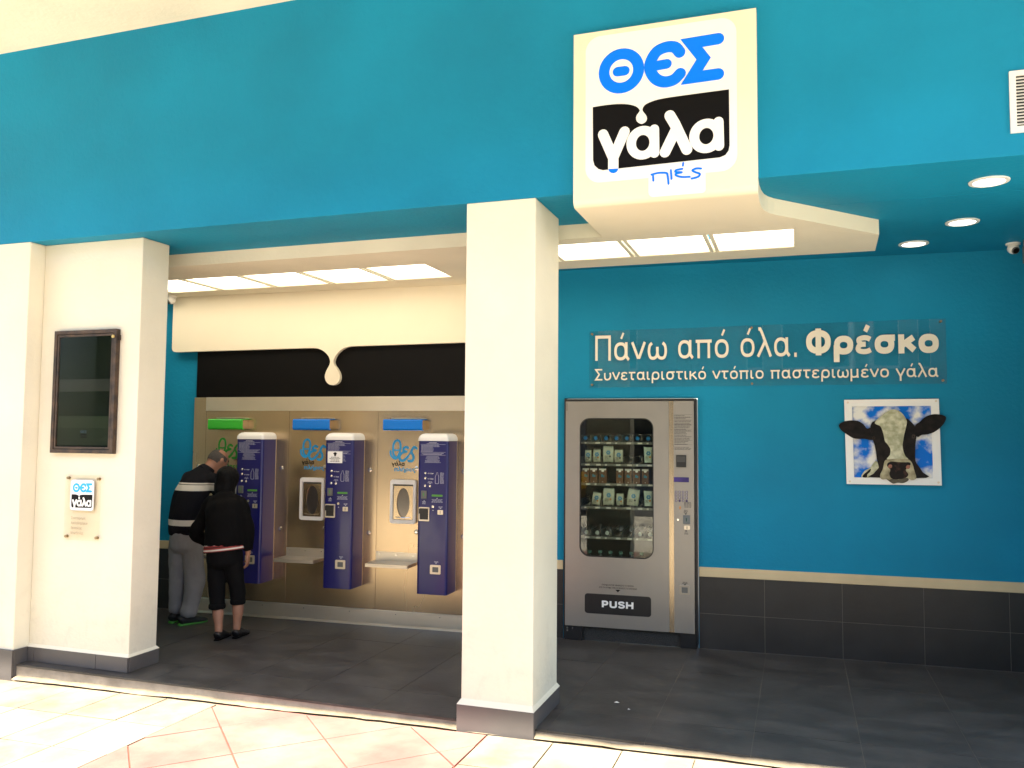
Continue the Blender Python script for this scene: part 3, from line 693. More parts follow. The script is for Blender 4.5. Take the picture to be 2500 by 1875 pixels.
for k in ('pi1', 'pi2', 'iota', 'pe', 'pacc', 'sig'):
    m_ = MB(); brush(m_, smooth2d(T(LG[k]), False, 4), .0054*.94, SF-.0045); part('handwritten_stroke', m_, BLUE_P, sg)

# ============================================================ DISPLAY CASE AND PLAQUE on the left pillar
def scp(v): return v*.9845
def cz(z): return 1.54+(z-1.54)*.9845
X0, X1, Z0, Z1 = scp(-4.888), scp(-4.345), cz(1.402), cz(2.244); YP = 4.45
t = thing('display_case', 'dark glazed notice case in a rusty iron frame on the left pillar', 'display case', ((X0+X1)/2, YP, Z0))
m_ = MB(); m_.plate([[(X0, Z0), (X1, Z0), (X1, Z1), (X0, Z1)], [(X0+.025, Z0+.025), (X1-.025, Z0+.025), (X1-.025, Z1-.025), (X0+.025, Z1-.025)]], YP-.036, YP-.001); part('outer_frame', m_, RUST, t, bevel=.002)
a = .029
m_ = MB(); m_.plate([[(X0+a, Z0+a), (X1-a, Z0+a), (X1-a, Z1-a), (X0+a, Z1-a)], [(X0+a+.014, Z0+a+.014), (X1-a-.014, Z0+a+.014), (X1-a-.014, Z1-a-.014), (X0+a+.014, Z1-a-.014)]], YP-.033, YP-.012); part('door_frame', m_, RUST, t, bevel=.0015)
SCR = mat('dusty_dark_poster', (0.006, 0.010, 0.006), 0.9, nz=(2.2, 0.6), col2=(0.012, 0.016, 0.012), stretch=(0.3, 1, 2.2), spec=.1)
m_ = MB(); m_.box(X0+.025, X1-.025, YP-.016, YP-.002, Z0+.025, Z1-.025); part('backing', m_, BLACKM, t)
b = a+.014
m_ = MB(); m_.box(X0+b, X1-b, YP-.020, YP-.0165, Z0+b, Z1-b); part('poster', m_, SCR, t)
BAND1 = mat('poster_grey', (0.020, 0.022, 0.018), 0.9, nz=(5, 0.3)); BAND2 = mat('poster_green', (0.014, 0.024, 0.010), 0.9, nz=(5, 0.3)); BAND3 = mat('poster_dark_green', (0.007, 0.014, 0.004), 0.9, nz=(4, 0.3))
H = Z1-Z0
for (f0, f1, mm) in ((.50, .60, BAND1), (.20, .30, BAND2), (.065, .198, BAND3)):
    m_ = MB(); m_.box(X0+b+.002, X1-b-.002, YP-.0208, YP-.0202, Z0+f0*H, Z0+f1*H); part('poster_band', m_, mm, t)
LGD = mat('faded_blue_print', (0.005, 0.04, 0.09), 0.5)
put_text(t, 'ΘΕΣ', X0+.245, X0+.300, Z0+.135, .018, YP-.0216, .0006, LGD, .03, False, 'lettering')
m_ = MB(); m_.box(X0+.245, X0+.300, YP-.0214, YP-.0209, Z0+.100, Z0+.131); part('print_block', m_, BLACK_P, t)
put_text(t, 'γάλα', X0+.250, X0+.296, Z0+.111, .013, YP-.0222, .0006, BAND1, .02, False, 'lettering')
m_ = MB(); m_.box(X0+b, X1-b, YP-.029, YP-.026, Z0+b, Z1-b); part('glass', m_, glass('case_glass', (.9, .92, .88), .02, -.012), t)
m_ = MB(); m_.cyl((X1-.018, YP-.050, Z1-.052), .011, .006); part('lock', m_, mat('brass', (0.7, 0.45, 0.15), .3, 1.0), t)
m_ = MB(); m_.box(X1+.0005, X1+.012, YP-.02, YP-.008, Z1-.075, Z1-.04); part('hinge', m_, RUST, t)

px0, px1, pz0, pz1 = scp(-4.757), scp(-4.452), cz(.815), cz(1.255)
t = thing('wall_plaque', 'small clear acrylic plaque with the milk logo below the display case', 'plaque', ((px0+px1)/2, YP, pz0))
m_ = MB(); m_.box(px0, px1, YP-.016, YP-.011, pz0, pz1); part('acrylic_sheet', m_, glass('plaque_acrylic', (1, .985, .95), .2, -.02), t, bevel=.001)
for (bx, bz) in ((px0+.020, pz1-.022), (px1-.022, pz1-.024), (px0+.020, pz0+.022), (px1-.022, pz0+.022)):
    m_ = MB(); m_.cyl((bx, YP-.020, bz), .0095, .019); part('standoff', m_, mat('dull_brass', (.30, .22, .13), .35, .8), t)
LS = (scp(-4.506)-scp(-4.7075))/.829
lx, lz = scp(-4.7075)-.070*LS, cz(1.0165)-.128*LS
m_ = MB(); m_.plate([rrect(lx+.058*LS, lx+.911*LS, lz+.116*LS, lz+.982*LS, .09*LS, 6)], YP-.0172, YP-.0166); part('logo_outline', m_, mat('pale_grey_print', (.45, .42, .42), .5), t)
logo(t, lx, lz, LS, YP-.0173, None, blue=mat('sky_print', (0.0, 0.42, 0.85), .4), tab=False, lift=.0005)
TAN = mat('tan_print', (.38, .26, .15), .6)
for k, (s_, wd) in enumerate((('Συνεταιρισμός', .122), ('Αγελαδοτρόφων', .140), ('Θεσσαλίας', .092), ('Μακεδονίας', .108))):
    put_text(t, s_, scp(-4.693), scp(-4.693)+wd, cz(.955-.0335*k), .0175, YP-.0172, .0006, TAN, -.002, False, 'lettering')

# ============================================================ DRIP PANEL, BLACK BOARD, STEEL CLADDING (wall frame)
blk = solo('black_board', 'matt black board above the steel wall behind the cream drip panel', 'board', MB().box(-5.045, -2.32, -.040, -.001, 1.862, 2.77), BLACK_P, (-3.7, 0, 2.2), WALL, bevel=.002)
dr = [[-3.9001,2.273],[-3.8477,2.2684],[-3.7952,2.2508],[-3.753,2.2195],[-3.7289,2.1875],[-3.7191,2.1522],[-3.7274,2.1208],[-3.7497,2.0826],[-3.7642,2.0419],[-3.7635,2.0127],[-3.7499,1.9834],[-3.7236,1.9622],[-3.6938,1.9561],[-3.6594,1.9639],[-3.6368,1.9846],[-3.6273,2.017],[-3.6332,2.0519],[-3.6559,2.0929],[-3.6824,2.1283],[-3.687,2.1599],[-3.6749,2.1923],[-3.6425,2.2326],[-3.5958,2.2631],[-3.545,2.2771],[-3.4879,2.2794]]
pts = [(-5.283, 2.80), (-5.283, 2.300), (-5.279, 2.285), (-5.270, 2.273), (-5.256, 2.266), (-5.240, 2.2635)]
pts += smooth2d(dr, False, 4)+[(-2.30, 2.290), (-2.30, 2.80)]
m_ = MB(); m_.plate([pts], -.080, -.042)
solo('drip_panel', 'cream panel hanging from the canopy whose lower edge forms a milk drop', 'panel', m_, CREAM2, (-3.7, -.06, 2.5), WALL)
st = thing('steel_wall_cladding', 'brushed steel cladding with riveted seams behind the milk dispensers', 'wall cladding', (-3.7, -.02, 0), WALL)
us = [-5.061, -4.935, -4.112, -3.289, -2.466, -2.33]
for i in range(5):
    m_ = MB(); m_.box(us[i]+.0008, us[i+1]-.0008, -.040, -.002, 0.10, 1.860)
    me_o = part('steel_panel', m_, STEEL, st, bevel=.0012)
m_ = MB(); m_.box(-4.936, -2.33, -.048, -.0405, 1.742, 1.8605); part('header_band', m_, STEEL_B, st, bevel=.0015)
sec = [(-.041, .126), (-.046, .120), (-.052, .018), (-.066, .010), (-.068, .001), (-.002, .001), (-.002, .126)]
part('base_flashing', fixn(sweep(sec, -5.06, -2.33)), STEEL_B, st)
for u in (-4.75, -4.32, -3.93, -3.51, -3.10, -2.72):
    m_ = MB(); m_.cyl((u, -.0545, .100), .004, .006, n=10); part('rivet', m_, CHROME, st)
for k in range(4):
    for (du, z) in ((-2.537, 1.255), (-2.537, .742), (-2.943, 1.273), (-2.935, .764)):
        u = du-.82*k
        if u < -5.0 or u > -2.4: continue
        m_ = MB(); m_.lathe((u, 0, 0), [(.0205, 0), (.0185, .004), (.012, .006), (.010, .010), (.0001, .0105)], 18)
        m_.v = [(x, -.0402-zz, z+yy) for x, yy, zz in m_.v]; m_.f = [tuple(f) for f in m_.f]
        m2 = fixn(m_); part('cam_lock', m2, CHROME, st, smooth=True)
# notices printed on the steel: script word and two words below
TH1 = [[-3.1732,1.4099],[-3.1688,1.3786],[-3.1457,1.356],[-3.1193,1.355],[-3.0974,1.39],[-3.0855,1.4387],[-3.0915,1.4837],[-3.1106,1.4995],[-3.1331,1.4924],[-3.1477,1.4658],[-3.1507,1.424],[-3.1447,1.3824],[-3.1193,1.355]]; EP = [[-3.0195,1.4394],[-3.0383,1.4461],[-3.0583,1.4335],[-3.0565,1.4148],[-3.034,1.4102],[-3.0675,1.4008],[-3.0897,1.3797],[-3.093,1.3519],[-3.0739,1.3349],[-3.0478,1.3422],[-3.0183,1.3703]]; SI = [[-2.9464,1.4368],[-2.9637,1.447],[-2.982,1.4295],[-2.9891,1.4053],[-2.9737,1.3779],[-2.9718,1.3503],[-2.9879,1.3328],[-3.014,1.3359]]
DU = .823
for k, (lab, m1) in enumerate((('blue script dairy lettering beside the right-hand dispenser', CYAN_P), ('blue script dairy lettering beside the middle dispenser', CYAN_P), ('green script dairy lettering partly behind the bowed man', GREEN_P))):
    o_ = -DU*k; t = thing('wall_lettering', lab, 'lettering', (-3.06+o_, -.04, 1.24), WALL, group='dairy lettering on the steel wall')
    sh = lambda pts: [(p[0]+o_, p[1]) for p in pts]
    for (nm, pts, ww) in (('script_letter', TH1, .0085), ('script_letter', EP, .0098), ('script_letter', SI, .0100)):
        lev = .0004*(1+['script_letter', 'x'].index(nm))
        m_ = MB(); brush(m_, smooth2d(sh(pts), False, 4), ww, -.0408)
        part(nm, m_, m1, t)
    m_ = MB(); brush(m_, smooth2d(sh([(-3.1507, 1.424), (-3.1167, 1.4189), (-3.0867, 1.4248)]), False, 3), .006, -.0408); part('script_stroke', m_, m1, t)
    m_ = MB(); brush(m_, smooth2d(sh([(-3.0183, 1.3703), (-3.0001, 1.3982), (-2.9878, 1.4191)]), False, 3), .006, -.0408); part('script_stroke', m_, m1, t)
    put_strokes(t, 'γάλα', -3.159+o_, -3.046+o_, 1.293, .036, -.0412, .001, BLACK_P, .066)
    put_strokes(t, 'πλήρες', -3.138+o_, -2.952+o_, 1.249, .034, -.0412, .001, m1, .070)

# ============================================================ MILK DISPENSERS (three alike)
def dispenser():
    D0, D1 = -.245, -.041
    u0, u1 = -2.848, -2.596
    t = thing('milk_dispenser', 'tall navy blue milk dispenser with white cap, third and rightmost in the row', 'milk dispenser', ((u0+u1)/2, -.041, .31), WALL, group='navy milk dispensers on the steel wall')
    def sect(x0, x1, y0, y1, r, k=5):
        o = [(x1, y1), (x0, y1)]
        for cx, a0 in ((x0+r, 180), (x1-r, 270)):
            for i in range(k+1): a_ = R_(a0+90*i/k); o.append((cx+r*math.cos(a_), y0+r+r*math.sin(a_)))
        return o
    m_ = fixn(holed(sect(u0, u1, D0, D1, .024), [], .313, 1.499)); part('body', m_, NAVY, t, smooth=True)
    cap = MB(); rings = []
    for k, (ins, z) in enumerate(((-.004, 1.4995), (-.004, 1.514), (-.001, 1.529), (.007, 1.543), (.020, 1.553), (.040, 1.558))):
        rings.append([(x, y, z) for x, y in sect(u0+ins, u1-ins, D0+ins, D1, .024)])
    n = len(rings[0]); vs = [p for r_ in rings for p in r_]; fs = []
    for k in range(len(rings)-1):
        for i in range(n): j = (i+1) % n; fs.append((k*n+i, k*n+j, (k+1)*n+j, (k+1)*n+i))
    fs.append(tuple(reversed(range(n)))); fs.append(tuple(range((len(rings)-1)*n, len(rings)*n)))
    cap.add(vs, fs); part('cap', fixn(cap), WHITE, t, smooth=True)
    f = D0-.001
    def X(px): return u0+(px-88)/(345-88)*(u1-.02-u0)        # px of the close-up of the right-hand machine
    def Zz(py): return 1.499-(py-172)/(1585-172)*(1.499-.313)
    WT = mat('pale_print', (.55, .55, .62), .5)
    m_ = MB()
    text_block(m_, X(110), X(340), Zz(190), 1, .01, .004, f, 'c', 3, (.3, .3)); text_block(m_, X(110), X(340), Zz(198), 1, .01, .0022, f, 'c', 4, (.5, .5))
    for zz in (205, 277, 304): m_.add([(X(110), f, Zz(zz)), (X(342), f, Zz(zz)), (X(342), f, Zz(zz)+.0014), (X(110), f, Zz(zz)+.0014)], [(0, 1, 2, 3)])
    text_block(m_, X(118), X(335), Zz(215), 6, .0092, .0026, f, 'l', 5, (.4, 1)); text_block(m_, X(110), X(340), Zz(288), 2, .0095, .0026, f, 'c', 6, (.6, .95))
    text_block(m_, X(120), X(330), Zz(316), 7, .0080, .0022, f, 'c', 7, (.4, .8)); text_block(m_, X(296), X(336), Zz(468), 13, .0068, .0024, f, 'l', 8, (.7, 1))
    text_block(m_, X(212), X(330), Zz(714), 4, .0070, .0024, f, 'c', 9, (.7, 1)); text_block(m_, X(130), X(172), Zz(738), 3, .008, .003, f, 'c', 10, (.6, .9))
    text_block(m_, X(280), X(328), Zz(780), 2, .008, .0028, f, 'c', 11, (.6, .95)); text_block(m_, X(245), X(300), Zz(1282), 2, .008, .0028, f, 'c', 12, (.6, .95)); text_block(m_, X(180), X(228), Zz(552), 2, .008, .0026, f, 'c', 14, (.7, .95))
    for (cx_, cy_, up) in ((271, 700, 1), (152, 727, 1), (235, 812, 1), (303, 794, -1), (269, 1297, -1), (204, 568, -1)):
        xx, zz = X(cx_), Zz(cy_); q = .006; m_.add([(xx-q, f, zz-q*up*.7), (xx+q, f, zz-q*up*.7), (xx, f, zz+q*up*.7)], [(0, 1, 2)] if up > 0 else [(0, 2, 1)])
    part('printed_text', m_, WT, t)
    for (px_, py_) in ((182, 471), (182, 521)): put_text(t, '€ 1 λίτρο', X(px_), X(px_+52), Zz(py_)-.006, .0085, f+.0002, .0004, WHITE_P, .01, False, 'price_text')
    bt = [(X(262), Zz(465)), (X(275), Zz(465)), (X(277), Zz(482)), (X(284), Zz(500)), (X(284), Zz(560)), (X(278), Zz(568)), (X(256), Zz(568)), (X(250), Zz(560)), (X(250), Zz(500)), (X(259), Zz(482))]
    cxm = sum(p[0] for p in bt)/10; czm = sum(p[1] for p in bt)/10
    m_ = MB(); m_.plate([bt, [(cxm+(p[0]-cxm)*.84, czm+(p[1]-czm)*.95) for p in bt]], f, f+.0006); part('bottle_outline', m_, WT, t)
    for (px_, py_) in ((160, 471), (160, 518), (159, 588), (204, 590)):
        m_ = MB(); m_.lathe((0, 0, 0), [(.0088, 0), (.0088, .004), (.0070, .006), (.0066, .004), (.0001, .0045)], 16); m_.v = [(X(px_)+x, D0-zz, Zz(py_)+yy) for x, yy, zz in m_.v]
        part('button', fixn(m_), CHROME, t, smooth=True)
    m_ = MB(); m_.cyl((X(235), D0-.007, Zz(779)), .010, .0075, n=16); part('lock', m_, CHROME, t, smooth=True)
    m_ = MB(); m_.box(X(126), X(177), D0-.012, D0+.001, Zz(707), Zz(634)); part('coin_slot', m_, GREYP, t, bevel=.003)
    m_ = MB(); m_.box(X(148), X(154), D0-.0125, D0-.0118, Zz(682), Zz(655)); part('slot_mark', m_, GREEN_P, t)
    m_ = MB(); m_.plate([rrect(X(222), X(320), Zz(685), Zz(668), .005)], D0-.004, D0+.001); part('card_slot', m_, mat('lime_plastic', (.08, .30, .03), .3), t)
    m_ = MB(); m_.plate([rrect(X(277), X(327), Zz(850), Zz(808), .005)], D0-.004, D0+.001); part('coin_return', m_, STEEL_B, t)
    m_ = MB(); m_.box(X(300), X(304), D0-.0048, D0-.0038, Zz(842), Zz(814)); part('slot_mark', m_, BLACK_P, t)
    m_ = MB(); m_.plate([rrect(X(106), X(203), Zz(914), Zz(786), .006), rrect(X(114), X(194), Zz(900), Zz(796), .003)], D0-.010, D0+.001); part('tray_frame', m_, STEEL_B, t, bevel=.001)
    m_ = MB(); m_.box(X(114), X(194), D0-.0015, D0-.0005, Zz(900), Zz(796)); m_.box(X(110), X(192), D0-.016, D0-.003, Zz(846), Zz(800)); part('note_slot', m_, DARKP, t, bevel=.001)
    m_ = MB(); m_.plate([rrect(X(216), X(313), Zz(1396), Zz(1312), .007), rrect(X(237), X(293), Zz(1378), Zz(1331), .002)], D0-.007, D0+.001); part('return_frame', m_, STEEL_B, t, bevel=.001)
    m_ = MB(); m_.box(X(237), X(293), D0-.002, D0-.0006, Zz(1378), Zz(1331)); part('return_flap', m_, GREYP, t)
    m_ = MB(); m_.box(u1-.0175, u1+.0012, D1-.004, D1-.0005, .318, 1.497); part('side_trim', m_, STEEL_B, t)
    return t
d0 = dispenser()
def shift_u(o, k): o.matrix_world = o.matrix_world @ Matrix.Translation((-DU*k, 0, 0))
d1 = copy_tree(d0); d1['label'] = 'middle navy milk dispenser with a white paper notice stuck on it'; d1.matrix_world = d0.matrix_world @ Matrix.Translation((-.812, 0, 0))
d2 = copy_tree(d0); d2['label'] = 'leftmost navy milk dispenser, partly hidden by the woman in black'; d2.matrix_world = d0.matrix_world @ Matrix.Translation((-1.638, 0, 0))
# notice on the middle one
tn = thing('paper_notice', 'small white paper notice with a cow picture on the middle dispenser', 'notice', (-3.56, -.246, 1.37), WALL)
m_ = MB(); m_.box(-3.633, -3.502, -.2472, -.2462, 1.314, 1.408); part('sheet', m_, WHITE_P, tn)
m_ = MB(); text_block(m_, -3.622, -3.512, 1.358, 4, .011, .0045, -.2475, 'c', 21, (.6, .95)); part('printed_text', m_, BLACK_P, tn)
m_ = MB(); m_.plate([smooth2d([(-3.585, 1.398), (-3.580, 1.392), (-3.574, 1.399), (-3.566, 1.401), (-3.558, 1.399), (-3.552, 1.392), (-3.547, 1.398), (-3.552, 1.387), (-3.556, 1.384), (-3.560, 1.370), (-3.566, 1.368), (-3.573, 1.370), (-3.576, 1.384), (-3.581, 1.387)], True, 2)], -.2476, -.2473); part('cow_print', m_, BLACK_P, tn)
# coloured lamp boxes above
def lampbox(k, m1, lab, grp):
    u0, u1 = -3.199-DU*k, -2.861-DU*k
    t = thing('lamp_box', lab, 'lamp housing', ((u0+u1)/2, -.04, 1.6), WALL, group=grp)
    sec = [(-.141, 1.592), (-.141, 1.660), (-.132, 1.670), (-.0415, 1.676), (-.0415, 1.668), (-.120, 1.664), (-.128, 1.655), (-.128, 1.598), (-.120, 1.586), (-.105, 1.582), (-.105, 1.577), (-.130, 1.580)]
    part('hood', fixn(sweep(sec, u0, u1)), m1, t)
    m_ = MB(); m_.box(u0+.006, u1-.0015, -.125, -.041, 1.586, 1.662); part('housing', m_, STEEL, t)
    m_ = MB(); m_.box(u0+.055, u1+.004, -.100, -.0405, 1.6765, 1.682); part('bracket', m_, STEEL_B, t)
lampbox(0, BLUE_L, 'blue lamp box above the right-hand dispenser', 'lamp boxes on the steel wall')
lampbox(1, BLUE_L, 'blue lamp box above the middle dispenser', 'lamp boxes on the steel wall')
lampbox(2, GREEN_L, 'green lamp box above the leftmost dispenser', 'lamp boxes on the steel wall')
# filling hatches
def hatch(k, lab):
    o_ = -DU*k; a, b, z0, z1 = -3.161+o_, -2.936+o_, .828, 1.181
    t = thing('filling_hatch', lab, 'filling hatch', ((a+b)/2, -.04, z0), WALL, group='white framed filling hatches')
    m_ = MB(); m_.plate([rrect(a, b, z0, z1, .022), rrect(a+.024, b-.024, z0+.030, z1-.036, .004)], -.066, -.0405); part('frame', m_, WHITE, t, bevel=.006, seg=3)
    m_ = MB(); m_.box(a+.024, b-.024, -.0425, -.041, z0+.030, z1-.036); part('recess', m_, GREYP, t)
    m_ = MB(); m_.plate([rrect(a+.029, b-.029, z0+.034, z1-.050, .002), circ((a+b)/2, z0+.168, .056, .118, 40)], -.056, -.050); part('door', m_, STEEL, t, bevel=.001)
    m_ = MB(); m_.plate([circ((a+b)/2, z0+.168, .058, .120, 40)], -.0485, -.0475); part('window', m_, mat('smoked_window', (.16, .14, .12), .16, .7), t)
    m_ = MB(); m_.loft([(a+.048, -.060, z0+.052), ((a+b)/2, -.066, z0+.047), (b-.048, -.060, z0+.052)], [.003, .003, .003], (0, 1, 0), 8); part('handle', m_, CHROME, t, smooth=True)
hatch(0, 'white framed filling hatch beside the right-hand dispenser'); hatch(1, 'white framed filling hatch beside the middle dispenser'); hatch(2, 'white framed filling hatch hidden behind the bowed man')
# steel shelves
def shelf(k, lab):
    o_ = -DU*k; a, b = -3.288+o_, -2.926+o_; z = .524
    t = thing('steel_shelf', lab, 'shelf', ((a+b)/2, -.04, z), WALL, group='steel bottle shelves')
    m_ = MB(); m_.box(a, b, -.044, -.0405, z, z+.070); part('back_plate', m_, STEEL_B, t, bevel=.0008)
    m_ = MB(); m_.box(a, b, -.240, -.0441, z-.003, z); m_.box(a, b, -.240, -.237, z-.026, z-.0031); m_.box(a, a+.003, -.2365, -.0441, z-.026, z-.0031); m_.box(b-.003, b, -.2365, -.0441, z-.026, z-.0031); part('tray', m_, STEEL_B, t)
    for du in (.035, .18, .33):
        m_ = MB(); m_.cyl((a+du, -.047, z+.047), .0045, .003, n=10); part('screw', m_, CHROME, t)
shelf(0, 'steel shelf left of the right-hand dispenser'); shelf(1, 'steel shelf left of the middle dispenser'); shelf(2, 'steel shelf hidden behind the two customers')

# ============================================================ ACRYLIC SLOGAN PANEL (wall frame)
t = thing('slogan_panel', 'long clear acrylic panel with two lines of white Greek lettering above the vending machine', 'sign', (-.28, 0, 2.15), WALL)
m_ = MB()
N_ = 28; vs = []; fs = []
for i in range(N_+1):
    u = -1.528+2.503*i/N_; yb = -.010-.006*math.sin(i*.55)*(1 if 0 < i < N_ else 0)-.004
    zt_ = 2.357+.024*i/N_; zb_ = 1.920+.008*i/N_
    vs += [(u, yb-.004, zb_), (u, yb-.004, zt_), (u, yb, zt_), (u, yb, zb_)]
for i in range(N_):
    a = 4*i
    for k in range(4): fs.append((a+k, a+(k+1) % 4, a+4+(k+1) % 4, a+4+k))
fs += [(0, 3, 2, 1), (4*N_, 4*N_+1, 4*N_+2, 4*N_+3)]
m_.add(vs, fs); part('acrylic_sheet', fixn(m_), glass('slogan_acrylic', (.93, .96, .95), .02, .035), t, smooth=True)
TXT = mat('cream_lettering', (.80, .74, .60), .5)
yy = -.026
put_strokes(t, 'Πάνω', -1.485, -.934, 2.127, .194, yy, .003, TXT, .042)
put_strokes(t, 'από', -.856, -.481, 2.133, .194, yy, .003, TXT, .042)
put_strokes(t, 'όλα.', -.402, .003, 2.136, .194, yy, .003, TXT, .042)
put_strokes(t, 'Φρέσκο', .058, .922, 2.142, .188, yy, .003, TXT, .082, gap=.11)
put_strokes(t, 'Συνεταιριστικό ντόπιο παστεριωμένο γάλα', -1.484, .920, 1.975, .088, yy, .003, TXT, .046)
for (bu, bz) in ((-1.508, 2.335), (.945, 2.362), (-1.508, 1.942), (.950, 1.950), (-.32, 2.352), (-.32, 1.940)):
    m_ = MB(); m_.cyl((bu, -.026, bz), .008, .026, n=14); part('standoff', m_, mat('dull_brass', (.30, .22, .13), .35, .8), t)

# ============================================================ COW PICTURE (flat print with cut-out)
CW = {"frame_o":[[0.3091,1.8185],[0.921,1.8237],[0.9274,1.2265],[0.3166,1.2229]],"frame_i":[[0.3605,1.7709],[0.8709,1.7745],[0.8751,1.2755],[0.3666,1.2708]],"earL":[[0.2708,1.6392],[0.2902,1.6582],[0.3236,1.6692],[0.3677,1.6726],[0.4028,1.6657],[0.4331,1.6446],[0.4588,1.6142],[0.5026,1.6308],[0.5098,1.5466],[0.4749,1.5346],[0.4401,1.5422],[0.392,1.5418],[0.3613,1.5477],[0.3265,1.571],[0.2915,1.5967],[0.2741,1.6203]],"earR":[[0.7689,1.6412],[0.7948,1.6621],[0.825,1.6923],[0.8548,1.7085],[0.8886,1.7168],[0.9304,1.7131],[0.9552,1.7039],[0.9624,1.6879],[0.95,1.6557],[0.9243,1.6235],[0.886,1.5934],[0.8437,1.577],[0.8056,1.5721],[0.78,1.5581],[0.7553,1.5949]],"head":[[0.5472,1.7012],[0.5736,1.7246],[0.6085,1.7456],[0.6344,1.7503],[0.6685,1.7363],[0.6937,1.7106],[0.706,1.6874],[0.7188,1.6851],[0.7438,1.6597],[0.7645,1.6319],[0.7765,1.595],[0.7713,1.5488],[0.7653,1.5025],[0.7631,1.4564],[0.764,1.3918],[0.7844,1.3554],[0.8088,1.3145],[0.827,1.2773],[0.4813,1.2732],[0.4925,1.2991],[0.5235,1.3369],[0.5272,1.3509],[0.516,1.4019],[0.5085,1.4718],[0.4964,1.5231],[0.4841,1.5651],[0.4764,1.6213],[0.4901,1.6589],[0.5032,1.6659],[0.5208,1.6777]],"blaze":[[0.5073,1.6519],[0.5208,1.6777],[0.5472,1.7012],[0.5736,1.7246],[0.6085,1.7456],[0.6344,1.7503],[0.6685,1.7363],[0.6937,1.7106],[0.7081,1.6828],[0.714,1.6596],[0.7046,1.6131],[0.6954,1.5759],[0.6882,1.5342],[0.6832,1.497],[0.6888,1.4554],[0.7009,1.4232],[0.7111,1.4002],[0.585,1.3983],[0.6006,1.4311],[0.6044,1.4729],[0.5869,1.5053],[0.5701,1.5284],[0.5623,1.575],[0.5501,1.617],[0.5374,1.6356]],"muzzle":[[0.572,1.3958],[0.6022,1.4032],[0.6537,1.4063],[0.7091,1.4048],[0.7301,1.3936],[0.7445,1.3685],[0.7542,1.3272],[0.7652,1.2861],[0.7615,1.2676],[0.736,1.2602],[0.715,1.2689],[0.7104,1.2527],[0.6804,1.2382],[0.6463,1.2397],[0.6163,1.233],[0.5909,1.2501],[0.5739,1.2636],[0.548,1.2607],[0.5353,1.2744],[0.538,1.3],[0.5536,1.3328],[0.5608,1.3701]],"nose":[[0.5845,1.3751],[0.6105,1.3857],[0.6533,1.3832],[0.6916,1.3824],[0.7256,1.382],[0.7295,1.3636],[0.6992,1.3308],[0.7155,1.2989],[0.6981,1.2755],[0.651,1.2629],[0.6084,1.2689],[0.5939,1.3011],[0.6009,1.329],[0.582,1.3518]],"chest":[[0.4182,1.2724],[0.4185,1.2929],[0.4408,1.3214],[0.4716,1.3406],[0.4982,1.3784],[0.5157,1.388],[0.5272,1.3509],[0.5235,1.3369],[0.4925,1.2991],[0.4813,1.2732]],"spot":[[0.4225,1.2725],[0.425,1.2884],[0.4493,1.3122],[0.4758,1.3337],[0.4711,1.3126],[0.4534,1.2936],[0.4487,1.273]],"eyeR":[[0.7429,1.567],[0.755,1.5787],[0.7666,1.5672],[0.7586,1.5486],[0.7467,1.5485]],"eyeL":[[0.486,1.5511],[0.4971,1.5614],[0.5091,1.5536],[0.5032,1.5395],[0.4915,1.5408]],"bolts":[[0.3322,1.7989],[0.9018,1.8076],[0.3367,1.2421],[0.9058,1.247]],"mouth":[[0.574,1.2659],[0.591,1.2593],[0.6169,1.2668],[0.651,1.2615],[0.6981,1.2745],[0.7171,1.269],[0.7104,1.2527],[0.6804,1.2382],[0.6463,1.2397],[0.6163,1.233],[0.5909,1.2501]]}
t = thing('cow_picture', 'white framed picture of a black and white cow head with ears overhanging the frame', 'picture', (.61, 0, 1.22), WALL)
m_ = MB(); m_.plate([CW['frame_o'], CW['frame_i']], -.021, -.012); part('frame', m_, WHITE_P, t, bevel=.001)
def print_mat(name, c1, c2, sc, lo, hi, rough=.35):
    m = bpy.data.materials.new(name); m.use_nodes = True; q = m.node_tree; b = q.nodes['Principled BSDF']; b.inputs['Roughness'].default_value = rough; b.inputs['Specular IOR Level'].default_value = .15
    tc = q.nodes.new('ShaderNodeTexCoord'); n = q.nodes.new('ShaderNodeTexNoise'); n.inputs['Scale'].default_value = sc; n.inputs['Detail'].default_value = 7
    r_ = q.nodes.new('ShaderNodeValToRGB'); r_.color_ramp.elements[0].position = lo; r_.color_ramp.elements[1].position = hi
    r_.color_ramp.elements[0].color = (*c1, 1); r_.color_ramp.elements[1].color = (*c2, 1)
    q.links.new(tc.outputs['Object'], n.inputs[0]); q.links.new(n.outputs['Fac'], r_.inputs[0]); q.links.new(r_.outputs[0], b.inputs['Base Color']); return m
SKYP = print_mat('sky_and_cloud_print', (.0, .15, .62), (.80, .79, .74), 7.5, .46, .60)
FURB = print_mat('black_fur_print', (.0035, .003, .003), (.016, .011, .010), 22, .4, .7)
FURW = print_mat('white_fur_print', (.36, .36, .22), (.66, .64, .46), 26, .36, .64)
NOSEP = print_mat('nose_print', (.008, .006, .006), (.10, .04, .03), 20, .5, .75)
MUZP = print_mat('muzzle_print', (.22, .19, .11), (.55, .50, .32), 16, .35, .65)
PINKP = mat('nostril_print', (.34, .13, .08), .5, nz=(40, .5))
fi = CW['frame_i']
m_ = MB(); m_.box(min(p[0] for p in fi)-.004, max(p[0] for p in fi)+.004, -.011, -.004, min(p[1] for p in fi)-.004, max(p[1] for p in fi)+.004); part('sky_print', m_, SKYP, t)
def lay(nm, pts, y, m, sm=3, th=.0022):
    m_ = MB(); m_.plate([smooth2d(pts, True, sm)], y, y+th); return part(nm, m_, m, t)
lay('chest', CW['chest'], -.0232, FURW); lay('chest_spot', CW['spot'], -.0238, FURB, th=.0005)
